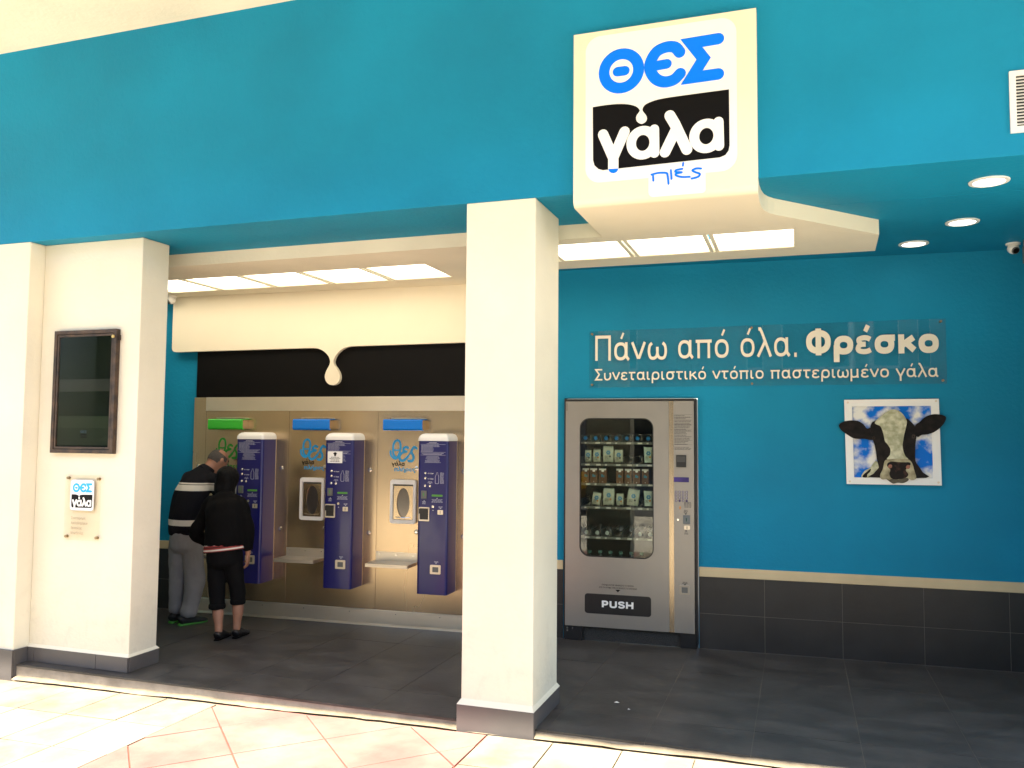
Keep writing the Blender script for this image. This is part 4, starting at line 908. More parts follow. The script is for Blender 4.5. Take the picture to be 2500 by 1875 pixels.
lay('ear', CW['earL'], -.0262, FURB); lay('ear', CW['earR'], -.0262, FURB)
lay('head', CW['head'], -.0270, FURB)
lay('blaze', CW['blaze'], -.0276, FURW, th=.0005)
lay('eye', CW['eyeR'], -.0279, mat('eye_print', (.045, .03, .02), .2), th=.0004); lay('eye', CW['eyeL'], -.0279, mat('eye_print', (.045, .03, .02), .2), th=.0004)
for e_ in ('eyeR', 'eyeL'):
    cx_ = sum(p[0] for p in CW[e_])/5; cz_ = sum(p[1] for p in CW[e_])/5
    m_ = MB(); m_.plate([circ(cx_, cz_, .0045, .0055, 12)], -.0282, -.0279); part('pupil', m_, BLACK_P, t)
lay('muzzle', CW['muzzle'], -.0310, MUZP, th=.004)
lay('nose', CW['nose'], -.0316, NOSEP, th=.0005)
for (nx, nz_) in ((.600, 1.352), (.715, 1.350)):
    m_ = MB(); m_.plate([smooth2d([(nx-.014, nz_-.006), (nx-.006, nz_+.012), (nx+.010, nz_+.012), (nx+.012, nz_-.004), (nx, nz_-.014)], True, 3)], -.0320, -.0316); part('nostril', m_, PINKP, t)
lay('mouth', CW['mouth'], -.0314, mat('mouth_print', (.09, .075, .045), .5, nz=(30, .4)), th=.0004)
for p in CW['bolts']:
    m_ = MB(); m_.cyl((p[0], -.027, p[1]), .0072, .0055, n=14); part('screw', m_, STEEL_B, t)

# ============================================================ VENDING MACHINE
GV = 'products in the vending machine'
vm = thing('vending_machine', 'tall silver snack vending machine set into the turquoise wall, marked PUSH', 'vending machine', (-1.22, -.04, 0), WALL)
m_ = MB()
m_.box(-1.721, -1.709, -.034, .72, .012, 1.832); m_.box(-.736, -.720, -.034, .72, .012, 1.832); m_.box(-1.7085, -.7365, -.034, .72, 1.815, 1.8325)
m_.box(-1.7085, -.7365, .60, .72, .108, 1.8145); m_.box(-1.7085, -.7365, -.020, .5995, .100, .125)
part('cabinet', m_, BLACKM, vm, bevel=.002)
W_ = (-1.594, -1.038, .637, 1.682)
m_ = MB(); m_.plate([rrect(-1.708, -.9225, .110, 1.813, .004, 2), rrect(*W_, .075, 9)], -.046, -.030); part('door', m_, SILVER, vm, bevel=.0015)
m_ = MB(); m_.box(-.9215, -.8865, -.040, -.030, .110, 1.813); part('door_strip', m_, mat('satin_bronze_strip', (.50, .40, .27), .25, .85), vm)
m_ = MB(); m_.box(-.8855, -.7385, -.046, -.030, .110, 1.813); part('control_column', m_, SILVER, vm, bevel=.0015)
m_ = MB(); m_.plate([rrect(W_[0]-.003, W_[1]+.003, W_[2]-.003, W_[3]+.003, .077, 9), rrect(W_[0]+.004, W_[1]-.004, W_[2]+.004, W_[3]-.004, .072, 9)], -.047, -.029); part('window_gasket', m_, BLACKM, vm)
m_ = MB(); m_.plate([rrect(W_[0], W_[1], W_[2], W_[3], .075, 9)], -.036, -.033); part('window', m_, GLASS, vm)
m_ = MB(); m_.box(-1.66, -1.650, -.028, .45, .46, 1.72); m_.box(-.975, -.965, -.028, .45, .46, 1.72); m_.box(-1.66, -.965, .4505, .46, .46, 1.72); m_.box(-1.66, -.965, -.028, .46, 1.7205, 1.725); m_.box(-1.66, -.965, -.028, .46, .45, .4595)
part('inner_liner', m_, mat('inner_liner', (.03, .03, .032), .5), vm)
# push flap and print
m_ = MB(); m_.plate([rrect(-1.555, -1.055, .211, .359, .022, 5)], -.0475, -.0445); part('delivery_flap', m_, DARKP, vm, bevel=.001)
put_strokes(vm, 'PUSH', -1.424, -1.186, .262, .049, -.0485, .001, WHITE_P, .088)
m_ = MB(); m_.plate([[(-1.322, .397), (-1.284, .397), (-1.303, .379)]], -.0466, -.0461); part('printed_arrow', m_, BLACK_P, vm)
put_text(vm, 'ΠΑΡΑΚΑΛΟΥΜΕ ΑΦΑΙΡΕΣΤΕ ΤΟ ΠΡΟΪΟΝ', -1.424, -1.186, .424, .011, -.0466, .0005, BLACK_P, .006, False, 'printed_text')
put_text(vm, 'ΑΠΟ ΤΗ ΘΥΡΙΔΑ ΠΡΙΝ ΑΓΟΡΑΣΕΤΕ ΤΟ ΕΠΟΜΕΝΟ', -1.446, -1.160, .404, .011, -.0466, .0005, BLACK_P, .006, False, 'printed_text')
m_ = MB(); f = -.0464; q0, q1 = -.880, -.752
for k, z in enumerate((1.712, 1.690, 1.640, 1.632, 1.600, 1.585, 1.548, 1.520, 1.488)): m_.add([(q0, f, z), (q1, f, z), (q1, f, z+.0012), (q0, f, z+.0012)], [(0, 1, 2, 3)])
text_block(m_, q0, q1, 1.702, 20, .0112, .0040, f, 'l', 31, (.6, 1)); text_block(m_, q0, q1, 1.468, 3, .0085, .0035, f, 'l', 32, (.8, 1))
text_block(m_, -.815, -.755, 1.062, 5, .0088, .004, f, 'c', 33, (.7, 1)); text_block(m_, -.815, -.785, 1.004, 3, .008, .004, f, 'c', 34, (.6, 1)); text_block(m_, -.812, -.782, .838, 2, .008, .004, f, 'c', 35, (.6, 1)); text_block(m_, -.83, -.785, .478, 2, .008, .004, f, 'c', 36, (.6, 1))
for (xx, zz, up) in ((-.800, .978, -1), (-.798, .856, 1), (-.808, .462, -1)): q = .010; m_.add([(xx-q, f, zz-q*up*.6), (xx+q, f, zz-q*up*.6), (xx, f, zz+q*up*.6)], [(0, 1, 2)] if up > 0 else [(0, 2, 1)])
part('printed_text', m_, mat('grey_print', (.05, .05, .05), .5), vm)
m_ = MB(); m_.box(-.868, -.794, -.058, -.0462, 1.322, 1.412); part('note_slot', m_, DARKP, vm, bevel=.003)
m_ = MB(); m_.box(-.862, -.800, -.060, -.0582, 1.360, 1.402); part('note_slot_label', m_, mat('worn_grey_print', (.05, .05, .05), .4), vm)
m_ = MB(); m_.box(-.885, -.775, -.0500, -.0462, 1.212, 1.248); part('display', m_, mat('violet_display', (.07, .045, .22), .12, coat=.8, nz=(8, .4)), vm, bevel=.001)
KEY = mat('violet_key', (.040, .022, .10), .3)
for i in range(4):
    for j in range(4):
        m_ = MB(); m_.cyl((-.869+i*.0255, -.0495, 1.139-j*.0215), .0088, .0035, n=14); k_ = part('key', m_, KEY, vm)
        if (i, j) not in ((1, 3), (3, 3)):
            m_ = MB(); x, z = -.869+i*.0255, 1.139-j*.0215; m_.add([(x-.0022, -.0499, z-.004), (x+.0022, -.0499, z-.004), (x+.0022, -.0499, z+.004), (x-.0022, -.0499, z+.004)], [(0, 1, 2, 3)]); part('key_mark', m_, WHITE_P, k_)
m_ = MB(); m_.box(-.846, -.836, -.052, -.0462, 1.012, 1.034); part('indicator', m_, mat('orange_plastic', (.55, .22, .05), .3), vm, bevel=.001)
m_ = MB(); m_.cyl((-.856, -.052, .935), .0075, .006, n=14); part('lock', m_, CHROME, vm)
m_ = MB(); m_.box(-.820, -.768, -.052, -.0462, .906, .970); m2_ = part('coin_slot', m_, mat('slate_plastic', (.12, .14, .15), .35), vm, bevel=.002)
m_ = MB(); m_.box(-.799, -.791, -.0530, -.0521, .924, .950); part('slot_mark', m_, mat('dark_green_mark', (.0, .05, .04), .3), vm)
m_ = MB(); m_.plate([rrect(-.812, -.770, .864, .893, .006)], -.0500, -.0462); part('coin_return', m_, STEEL_B, vm)
m_ = MB(); m_.box(-.793, -.789, -.0508, -.0501, .868, .889); part('slot_mark', m_, BLACK_P, vm)
m_ = MB(); m_.plate([rrect(-.848, -.774, .390, .458, .006), rrect(-.832, -.788, .402, .444, .002)], -.0520, -.0462); part('return_frame', m_, mat('beige_plastic', (.36, .31, .24), .4), vm, bevel=.001)
m_ = MB(); m_.box(-.832, -.788, -.0475, -.0463, .402, .444); part('return_flap', m_, GREYP, vm)
m_ = MB(); m_.box(-1.700, -1.695, -.050, -.0462, 1.74, 1.80); part('hinge', m_, GREYP, vm)
# plinth: two black feet, perforated grille
for a, b in ((-1.712, -1.575), (-.845, -.722)):
    m_ = MB(); m_.box(a, b, -.034, .06, .001, .1075); part('foot', m_, BLACKM, vm, bevel=.003)
m_ = MB(); m_.box(-1.5745, -.8455, -.008, .0, .001, .1075); part('plinth_grille', m_, mat('perforated_sheet', (.035, .032, .026), .5, nz=(160, .9), bump=(160, .8)), vm)
for (bu, bz) in ((-1.690, .090), (-1.690, .070), (-1.650, .090)):
    m_ = MB(); m_.cyl((bu, -.038, bz), .006, .0038, n=10); part('screw', m_, CHROME, vm)
# trays, price rails, spirals, dividers
SHZ = (1.502, 1.335, 1.186, 1.008, .780, .480)
RAIL = mat('price_rail', (.16, .17, .15), .35, .3); CHIP = mat('price_chip', (.62, .62, .55), .45)
U0 = -1.594; PT = .0795
for si, z in enumerate(SHZ):
    m_ = MB(); m_.box(-1.649, -.976, .012, .44, z-.006, z-.001); tr = part('tray', m_, mat('dark_tray', (.05, .05, .05), .5), vm)
    m_ = MB(); m_.box(-1.649, -.976, .004, .0115, z-.016, z+.002); part('price_rail', m_, RAIL, tr)
    for k in range(7):
        xx = U0+.025+PT*k+(.006*((k*7+si) % 3))
        m_ = MB(); m_.box(xx, xx+(.034 if (k+si) % 3 else .014), .0018, .0036, z-.013, z-.001); part('price_chip', m_, CHIP, tr)
    if si != 2:
        for k in range(8):
            m_ = MB(); m_.box(U0-.006+PT*k, U0-.0045+PT*k, .02, .40, z, z+.055); part('divider', m_, RAIL, tr)
        for k in range(7):
            cxs, rs = U0+.034+PT*k, .030; pts = []
            for i in range(0, 61): a_ = i/60*2*math.pi*5; pts.append((cxs+rs*math.sin(a_), .018+.30*i/60, z+.033-rs*math.cos(a_)))
            m_ = MB(); m_.loft(pts, [.0014]*len(pts), (.3, 0, 1), 5, 1); part('spiral', m_, CHROME, tr, smooth='all')
# products
def prod(name, label, cat, u, z, grp): return thing(name, label, cat, (u, .03, z), WALL, group=grp)
onum = ['leftmost', 'second from the left', 'third from the left', 'fourth from the left', 'fifth from the left', 'sixth from the left', 'rightmost']
PKW = mat('milky_film', (.50, .54, .42), .22, coat=.4, nz=(30, .12), bump=(60, .6)); PKG = mat('mint_tub', (.48, .60, .52), .25, coat=.4)
BRN = mat('chocolate_carton', (.13, .055, .018), .4, nz=(12, .2)); STK = mat('teal_sticker', (.02, .20, .30), .4); ORG_P = mat('orange_print', (.5, .22, .03), .4); DKB = mat('dark_print', (.05, .05, .04), .4)
FLOW = mat('flower_print', (.06, .24, .40), .4)
def pack(u0, u1, z, h, label, tilt=0.0, kind=0):
    t = prod('milk_pouch' if kind == 0 else 'yoghurt_tub', label, 'food packet', (u0+u1)/2, z, 'food packets in the vending machine')
    um = (u0+u1)/2; w2 = (u1-u0)/2; m_ = MB()
    n = 9; rows_ = []
    for k in range(n+1):
        v = k/n; z_ = z+h*v; bul = math.sin(math.pi*min(1, max(0, v)))**.5
        ww = w2*(.90+.10*bul) if kind == 0 else w2*(.84+.16*v); dd = (.006+.018*bul) if kind == 0 else .026
        rows_.append([(um+ww*math.copysign(abs(math.cos(a_))**.45, math.cos(a_)), .035+dd*math.copysign(abs(math.sin(a_))**.6, math.sin(a_))+.001*math.sin(k*9+a_*5), z_+.002*math.sin(a_*3+k)) for a_ in [2*math.pi*i/20 for i in range(20)]])
    vs = [p for r_ in rows_ for p in r_]; fs = []
    for k in range(n):
        for i in range(20): j = (i+1) % 20; fs.append((k*20+i, k*20+j, (k+1)*20+j, (k+1)*20+i))
    fs.append(tuple(reversed(range(20)))); fs.append(tuple(range(n*20, (n+1)*20))); m_.add(vs, fs)
    part('pouch' if kind == 0 else 'tub', fixn(m_), PKW if kind == 0 else PKG, t, smooth=True)
    fy = .035-(.026 if kind == 0 else .0275)
    r_ = random.Random(int(abs(u0)*1000)); m_ = MB()
    for k in range(6): a_ = k*math.pi/3; m_.plate([circ(um+.011*math.cos(a_)+.003, z+h*.60+.011*math.sin(a_), .0065, .0075, 8)], fy-.0002*k, fy+.001)
    part('flower_print', m_, FLOW, t)
    m_ = MB(); m_.plate([circ(um+w2*.38, z+h*.36, .008, .008, 8)], fy-.001, fy+.001); part('print_spot', m_, ORG_P if r_.random() < .6 else DKB, t)
    m_ = MB(); text_block(m_, um-w2*.6, um+w2*.3, z+h*.36, 3, .008, .003, fy-.0004, 'l', 40, (.6, 1)); part('printed_text', m_, DKB, t)
    if kind == 0:
        m_ = MB(); m_.box(um-w2*.93, um+w2*.93, .033, .037, z+h-.001, z+h+.007); part('seal', m_, PET, t)
    if tilt: t.matrix_world = t.matrix_world @ Matrix.Rotation(tilt, 4, 'Y')
    return t
z = SHZ[1]+.014
lab = ' white food packet on the second shelf of the vending machine'
for k, (a, b, h, kd) in enumerate(((-1.572, -1.519, .090, 0), (-1.506, -1.447, .096, 0), (-1.430, -1.346, .122, 0), (-1.342, -1.275, .094, 0), (-1.118, -1.046, .118, 1))):
    pack(a, b, z, h, ('leftmost', 'second from the left', 'tall third', 'fourth from the left', 'pale mint rightmost')[k]+lab, kind=kd)
z = SHZ[3]+.014; lab = ' food packet on the fourth shelf of the vending machine'
for k, (a, b, h, kd, tl) in enumerate(((-1.520, -1.452, .092, 0, .14), (-1.432, -1.342, .126, 0, .03), (-1.327, -1.270, .088, 0, 0), (-1.252, -1.160, .124, 0, .14), (-1.118, -1.046, .114, 1, 0))):
    pack(a, b, z, h, ('leaning leftmost white', 'large upright second', 'small middle', 'shiny tilted fourth', 'pale mint rightmost')[k]+lab, tl, kd)
z = SHZ[2]
for k, (a, b) in enumerate(((-1.587, -1.533), (-1.527, -1.470), (-1.458, -1.400), (-1.325, -1.270), (-1.260, -1.207), (-1.197, -1.142), (-1.131, -1.077))):
    um = (a+b)/2; t = prod('milk_carton', f'small brown milk carton, {onum[k]} on the third shelf of the vending machine', 'carton', um, z, 'brown milk cartons in the vending machine')
    m_ = MB(); m_.box(a, b, .012, .060, z, z+.098); m_.add([(a, .012, z+.098), (b, .012, z+.098), (b, .060, z+.098), (a, .060, z+.098), (a+.003, .033, z+.112), (b-.003, .033, z+.112), (b-.003, .039, z+.112), (a+.003, .039, z+.112)], [(0, 1, 5, 4), (1, 2, 6, 5), (2, 3, 7, 6), (3, 0, 4, 7), (4, 5, 6, 7)])
    part('body', m_, BRN, t, bevel=.0015)
    m_ = MB(); m_.box(a+.002, b-.002, .010, .0118, z+.100, z+.113); part('hanger', m_, CHIP, t)
    m_ = MB(); m_.plate([rrect(um-.009, um+.011, z+.088, z+.104, .007)], .0085, .0095); part('spout', m_, WHITE_P, t)
    m_ = MB(); m_.plate([smooth2d([(um-.012, z+.050), (um-.010, z+.068), (um-.002, z+.070), (um+.006, z+.062), (um+.014, z+.060), (um+.010, z+.046), (um, z+.048)], True, 2)], .0108, .0119); part('sticker', m_, STK, t)
    m_ = MB(); m_.plate([circ(um, z+.012, .004, .003, 8)], .0108, .0119); part('print_spot', m_, CHIP, t)
def bottle(u, y, z, tilt, label, capm, k, standing=False):
    t = prod('plastic_bottle', label, 'bottle', u, z, 'clear plastic bottles in the vending machine')
    pr_ = [(.004, 0), (.024, .002), (.026, .008), (.026, .085), (.024, .100), (.012, .125), (.010, .138)]
    m_ = MB(); m_.lathe((0, 0, 0), pr_, 16); c = MB(); c.lathe((0, 0, 0), [(.0145, .138), (.0150, .150), (.0140, .152)], 16)
    Rm = Matrix.Rotation(tilt, 3, 'X')
    for q, nm, mm in ((m_, 'body', PET), (c, 'cap', capm)):
        q.v = [tuple(Rm@Vector((x, yy, zz-.150))+Vector((u, y, z))) for x, yy, zz in q.v]; part(nm, q, mm, t, smooth=True)
for k in range(7): bottle(-1.566+.0805*k, .022, SHZ[0]+.030, R_(83), f'clear bottle with a blue cap facing out, {onum[k]} on the top shelf', mat('blue_cap', (.0, .16, .42), .35), k)
for k, u in enumerate((-1.557, -1.472, -1.396, -1.146, -1.070)): bottle(u, .024, SHZ[4]+.028, R_(104), f'empty clear bottle with a pale cap, {("leftmost", "second", "third", "fourth", "rightmost")[k]} on the fifth shelf', mat('pale_cap', (.50, .56, .50), .35), k)
for k in range(6): bottle(-1.534+.0795*k, .05, .480+.185, R_(12), f'clear bottle poking up from the bottom shelf, {onum[k]}', mat('green_tint_cap', (.10, .26, .20), .3), k)

# ============================================================ PEOPLE
def remeshed(mb, voxel, sm=4, disp=0.0, sc=9.0, seed=0.0, mats=None):
    me = bpy.data.meshes.new('tmp'); me.from_pydata(mb.v, [], mb.f)
    bm = bmesh.new(); bm.from_mesh(me)
    bmesh.ops.recalc_face_normals(bm, faces=bm.faces); bm.to_mesh(me); bm.free()
    o = bpy.data.objects.new('tmp', me); C.objects.link(o)
    r = o.modifiers.new('r', 'REMESH'); r.mode = 'VOXEL'; r.voxel_size = voxel
    s = o.modifiers.new('s', 'SMOOTH'); s.iterations = sm; s.factor = .5
    bpy.context.view_layer.update()
    me2 = bpy.data.meshes.new_from_object(o.evaluated_get(bpy.context.evaluated_depsgraph_get()))
    out = MB(); nr = [v.normal.copy() for v in me2.vertices]
    for v, nn in zip(me2.vertices, nr):
        p = v.co
        if disp:
            q = Vector((p.x*sc, p.y*sc, p.z*sc*.55+seed)); d = (noise.noise(q)+.5*noise.noise(q*2.3))*disp
            # folds: sharper valleys
            d -= disp*.8*max(0, .25-abs(noise.noise(q*1.4+Vector((5, 2, 1)))))
            p = p+nn*d
        out.v.append(tuple(p))
    out.f = [tuple(p.vertices) for p in me2.polygons]; out.mi = [0]*len(out.f)
    bpy.data.objects.remove(o); bpy.data.meshes.remove(me); bpy.data.meshes.remove(me2)
    return out
def cut(mb, fn):
    mb.f = [f for f in mb.f if fn(sum((Vector(mb.v[i]) for i in f), Vector())/len(f))]; mb.mi = [0]*len(mb.f); return mb
def zstripes(name, base, bands, rough=.85, tilt=(0, 0), fuzz=60):
    """fabric whose colour bands are woven in: bands = [(z0, z1, colour)]"""
    m = bpy.data.materials.new(name); m.use_nodes = True; q = m.node_tree; b = q.nodes['Principled BSDF']; b.inputs['Roughness'].default_value = rough
    b.inputs['Specular IOR Level'].default_value = .15
    tc = q.nodes.new('ShaderNodeTexCoord'); sp = q.nodes.new('ShaderNodeSeparateXYZ'); q.links.new(tc.outputs['Object'], sp.inputs[0])
    a1 = q.nodes.new('ShaderNodeMath'); a1.operation = 'MULTIPLY_ADD'; a1.inputs[1].default_value = tilt[0]; q.links.new(sp.outputs[0], a1.inputs[0]); q.links.new(sp.outputs[2], a1.inputs[2])
    a2 = q.nodes.new('ShaderNodeMath'); a2.operation = 'MULTIPLY'; a2.inputs[1].default_value = 1/1.5; q.links.new(a1.outputs[0], a2.inputs[0])
    r = q.nodes.new('ShaderNodeValToRGB'); r.color_ramp.interpolation = 'CONSTANT'; els = r.color_ramp.elements
    els[0].position = 0; els[0].color = (*base, 1); els.remove(els[1])
    for z0, z1, c in bands:
        for zz, cc in ((z0, c), (z1, base)):
            e = els.new(zz/1.5); e.color = (*cc, 1)
    q.links.new(a2.outputs[0], r.inputs[0]); q.links.new(r.outputs[0], b.inputs['Base Color'])
    n = q.nodes.new('ShaderNodeTexNoise'); n.inputs['Scale'].default_value = fuzz*6; bp = q.nodes.new('ShaderNodeBump'); bp.inputs['Strength'].default_value = .25; bp.inputs['Distance'].default_value = .003
    q.links.new(tc.outputs['Object'], n.inputs[0]); q.links.new(n.outputs['Fac'], bp.inputs['Height']); q.links.new(bp.outputs[0], b.inputs['Normal'])
    return m
def shoe(root, heel, toe, m_up, m_sole, w=.036, h=.05, flat=False):
    h0 = Vector(heel); t0 = Vector(toe); d = (t0-h0); L = d.length; d.normalize(); sd = Vector((d.y, -d.x, 0))
    m_ = MB(); k = [h0+d*(L*f)+Vector((0, 0, z)) for f, z in ((0, h*.55), (.06, h*.62), (.3, h*.66), (.6, h*.42), (.85, h*.30), (1, h*.26))]
    m_.loft(k, [(w*.55, h*.42), (w*.86, h*.55), (w*.9, h*.62), (w*1.0, h*.42), (w*.85, h*.30), (w*.4, h*.18)], tuple(sd), 16)
    part('shoe', remeshed(m_, .006, 3), m_up, root, smooth='all')
    m_ = MB(); n = 22; vs = []
    for (f, ww) in ((-.03, .45), (.0, .72), (.12, .84), (.35, .78), (.65, 1.0), (.86, .86), (.98, .5)): vs.append((f, ww*w*.86))
    lo = [h0+d*(L*f)+sd*ww for f, ww in vs]+[h0+d*(L*f)-sd*ww for f, ww in reversed(vs)]; k = len(lo)
    th = .010 if flat else .017
    m_.add([(p.x, p.y, .0015) for p in lo]+[(p.x, p.y, th) for p in lo], [tuple(reversed(range(k))), tuple(range(k, 2*k))]+[(i, (i+1) % k, (i+1) % k+k, i+k) for i in range(k)])
    part('sole', fixn(m_), m_sole, root, bevel=.003)
def hand(mb, wrist, palm_end, side, nrm, s=1.0, curl=.6):
    """palm + five separate fingers; side = direction of the thumb, nrm = palm normal (fingers curl that way)"""
    wv, pe, sv, nv = Vector(wrist), Vector(palm_end), Vector(side).normalized(), Vector(nrm).normalized()
    d = (pe-wv).normalized()
    mb.loft([wv, wv+(pe-wv)*.5, pe], [(.018*s, .014*s), (.030*s, .014*s), (.032*s, .012*s)], tuple(sv), 12)
    for i, (off, L) in enumerate(((.024, .058), (.008, .066), (-.008, .062), (-.023, .050))):
        b = pe+sv*off*s-d*.006; p = [b]; dd = d.copy()
        for k, ln in enumerate((.42, .33, .25)):
            dd = (dd+nv*curl*(.55+.35*k)).normalized(); p.append(p[-1]+dd*L*ln*s*1.15)
        mb.loft(p, [.0082*s, .0078*s, .0070*s, .0055*s], tuple(sv), 8, 3)
    b = wv+(pe-wv)*.25+sv*.018*s; p = [b, b+(sv*.6+d*.7+nv*.3).normalized()*.026*s, b+(sv*.6+d*1.4+nv*.9).normalized()*.050*s, b+(sv*.35+d*1.7+nv*1.5).normalized()*.066*s]
    mb.loft(p, [.011*s, .0095*s, .008*s, .006*s], tuple(nv), 8, 3)

# ---- man
JACK = zstripes('striped_jacket', (.018, .018, .020), [], tilt=(0, 0))
Wb, Kb = (.62, .58, .50), (.03, .025, .02)
def bandset(z0, h): return [(z0, z0+h*.22, Wb), (z0+h*.22, z0+h*.28, Kb), (z0+h*.28, z0+h*.72, Wb), (z0+h*.72, z0+h*.78, Kb), (z0+h*.78, z0+h, Wb)]
bands = bandset(.792-.0, .050)+bandset(1.078, .062)
m = bpy.data.materials
JACK = zstripes('navy_jacket_with_white_stripes', (.0065, .0065, .009), bands, tilt=(.02, 0))
GREYT = mat('grey_marl_jersey', (.21, .205, .21), .95, nz=(14, .10), bump=(240, .25))
mn = thing('person', 'balding man in navy jacket with white stripes, grey trousers and green-soled shoes, head bowed', 'person', (-4.77, 5.74, 0))
b = MB(); HC = Vector((-4.650, 5.965, 1.318))
tilt = Matrix.Rotation(R_(-48), 3, 'X') @ Matrix.Rotation(R_(8), 3, 'Y')
tilt = Matrix.Rotation(R_(-18), 3, 'Z') @ Matrix.Rotation(R_(-42), 3, 'X')
b.ball(HC, (.072, .088, .094), 24, 16, tilt)                       # skull
fw = tilt @ Vector((0, 1, 0)); up = tilt @ Vector((0, 0, 1)); rt = tilt @ Vector((1, 0, 0))
b.ball(HC+fw*.036-up*.052, (.050, .052, .060), 16, 12, tilt)      # jaw
b.loft([HC+fw*.080+up*.012, HC+fw*.100-up*.012, HC+fw*.088-up*.026], [.008, .013, .011], tuple(rt), 8)   # nose
b.ball(HC+fw*.078-up*.052, (.020, .010, .006), 10, 6, tilt)       # lips
b.loft([HC-up*.03-fw*.02, Vector((-4.682, 5.895, 1.252)), Vector((-4.700, 5.855, 1.18)), Vector((-4.73, 5.80, 1.08))], [.052, .050, .058, .07], (1, 0, 0), 16)
b.loft([(-4.73, 5.80, 1.10), (-4.76, 5.75, .85), (-4.765, 5.74, .65)], [(.11, .08), (.11, .08), (.11, .09)], (1, 0, 0))
for sx in (-1, 1):
    e = HC+rt*.071*sx-fw*.006-up*.012
    b.loft([e-up*.022+fw*.004, e-fw*.004+rt*.008*sx, e+up*.024-fw*.004], [(.008, .005), (.016, .006), (.011, .005)], tuple(fw), 10)
legsM = (((-4.835, 5.735, .62), (-4.845, 5.765, .34), (-4.846, 5.745, .07)), ((-4.705, 5.74, .62), (-4.680, 5.765, .35), (-4.690, 5.690, .07)))
for lg_ in legsM: b.loft(lg_, [.065, .045, .032], (1, 0, 0))
armM = (((-4.835, 5.825, 1.155), (-4.905, 5.880, .955), (-4.835, 6.045, .915)), ((-4.575, 5.835, 1.150), (-4.520, 5.895, .945), (-4.545, 6.055, .925)))
for k, am in enumerate(armM):
    b.loft(am, [.038, .032, .022], (1, 0, 0))
    d_ = (Vector(am[2])-Vector(am[1])).normalized(); hand(b, Vector(am[2])+d_*.0, Vector(am[2])+d_*.07+Vector((0, 0, .01)), (1 if k == 0 else -1, .1, .3), (0, .2, -1), 1.0, .55)
part('body', remeshed(b, .0075, 2), SKIN, mn, smooth='all')
for sx in (-1, 1):
    m_ = MB(); m_.ball(HC+fw*.078+rt*.027*sx+up*.004, .011, 12, 8); part('eye', m_, WHITE_P, mn, smooth='all')
    m_ = MB(); m_.loft([HC+fw*.083+rt*.014*sx+up*.020, HC+fw*.086+rt*.028*sx+up*.026, HC+fw*.076+rt*.042*sx+up*.020], [.003, .004, .003], tuple(up), 6); part('eyebrow', m_, GREYP, mn)
h_ = MB(); h_.ball(HC, (.0755, .0915, .0975), 40, 30, tilt)
def hairline(c):
    l = tilt.transposed() @ (c-HC)
    return -.045 < l.z < .052+.012*math.sin(l.x*90) and l.y < .030 and not (abs(l.x) > .060 and l.y > -.02 and l.z < -.004) and not (l.z > .035 and l.y > -.02)
h2 = cut(h_, hairline)
HAIRG = mat('grey_cropped_hair', (.075, .062, .052), .8, nz=(60, .5), bump=(220, .8))
h2.v = [tuple(Vector(v)+(Vector(v)-HC).normalized()*.0016*noise.noise(Vector(v)*90)) for v in h2.v]
part('hair', h2, HAIRG, mn, smooth='all')
j = MB()
j.loft([(-4.768, 5.738, .715), (-4.768, 5.738, .78), (-4.766, 5.742, .90), (-4.752, 5.765, 1.03), (-4.725, 5.805, 1.135), (-4.700, 5.848, 1.205), (-4.684, 5.878, 1.242)],
       [(.138, .118), (.148, .126), (.146, .124), (.152, .122), (.140, .108), (.090, .080), (.060, .058)], (1, 0, 0), 28)
for am, q in zip(armM, (0, 1)):
    s0 = Vector(am[0])+Vector((.05 if q == 0 else -.05, 0, .015))
    j.loft([s0, am[0], (Vector(am[0])+Vector(am[1]))/2, am[1], (Vector(am[1])+Vector(am[2]))/2, am[2]], [.062, .062, .058, .056, .050, .042], (1, 0, 0), 16)
part('jacket', remeshed(j, .009, 3, .010, 8.0, 3.3), JACK, mn, smooth='all')
cl = MB(); cl.loft([(-4.699, 5.850, 1.222), (-4.684, 5.876, 1.248), (-4.678, 5.886, 1.262)], [(.075, .070), (.062, .060), (.058, .055)], (1, 0, 0), 20); part('collar', remeshed(cl, .006, 2), JACK, mn, smooth='all')
tr = MB(); tr.loft([(-4.766, 5.738, .76), (-4.766, 5.738, .70), (-4.766, 5.736, .62), (-4.768, 5.736, .575)], [(.125, .105), (.138, .115), (.142, .112), (.11, .09)], (1, 0, 0), 24)
tr.loft([(-4.832, 5.735, .64), (-4.838, 5.742, .50), (-4.850, 5.755, .34), (-4.852, 5.752, .18), (-4.848, 5.748, .11), (-4.847, 5.747, .072)], [.078, .080, .072, .064, .066, .055], (1, 0, 0), 18)
tr.loft([(-4.702, 5.74, .64), (-4.694, 5.745, .50), (-4.678, 5.755, .34), (-4.680, 5.725, .18), (-4.688, 5.702, .11), (-4.692, 5.698, .072)], [.080, .084, .078, .070, .072, .058], (1, 0, 0), 18)
part('trousers', remeshed(tr, .008, 3, .011, 9.0, 1.1), GREYT, mn, smooth='all')
SHB = mat('black_shoe_mesh', (.012, .012, .012), .7, bump=(200, .4)); GRN = mat('green_rubber', (.07, .30, .04), .5)
shoe(mn, (-4.850, 5.690, 0), (-4.852, 5.915, 0), SHB, GRN, .042, .068); shoe(mn, (-4.722, 5.640, 0), (-4.632, 5.862, 0), SHB, GRN, .042, .068)

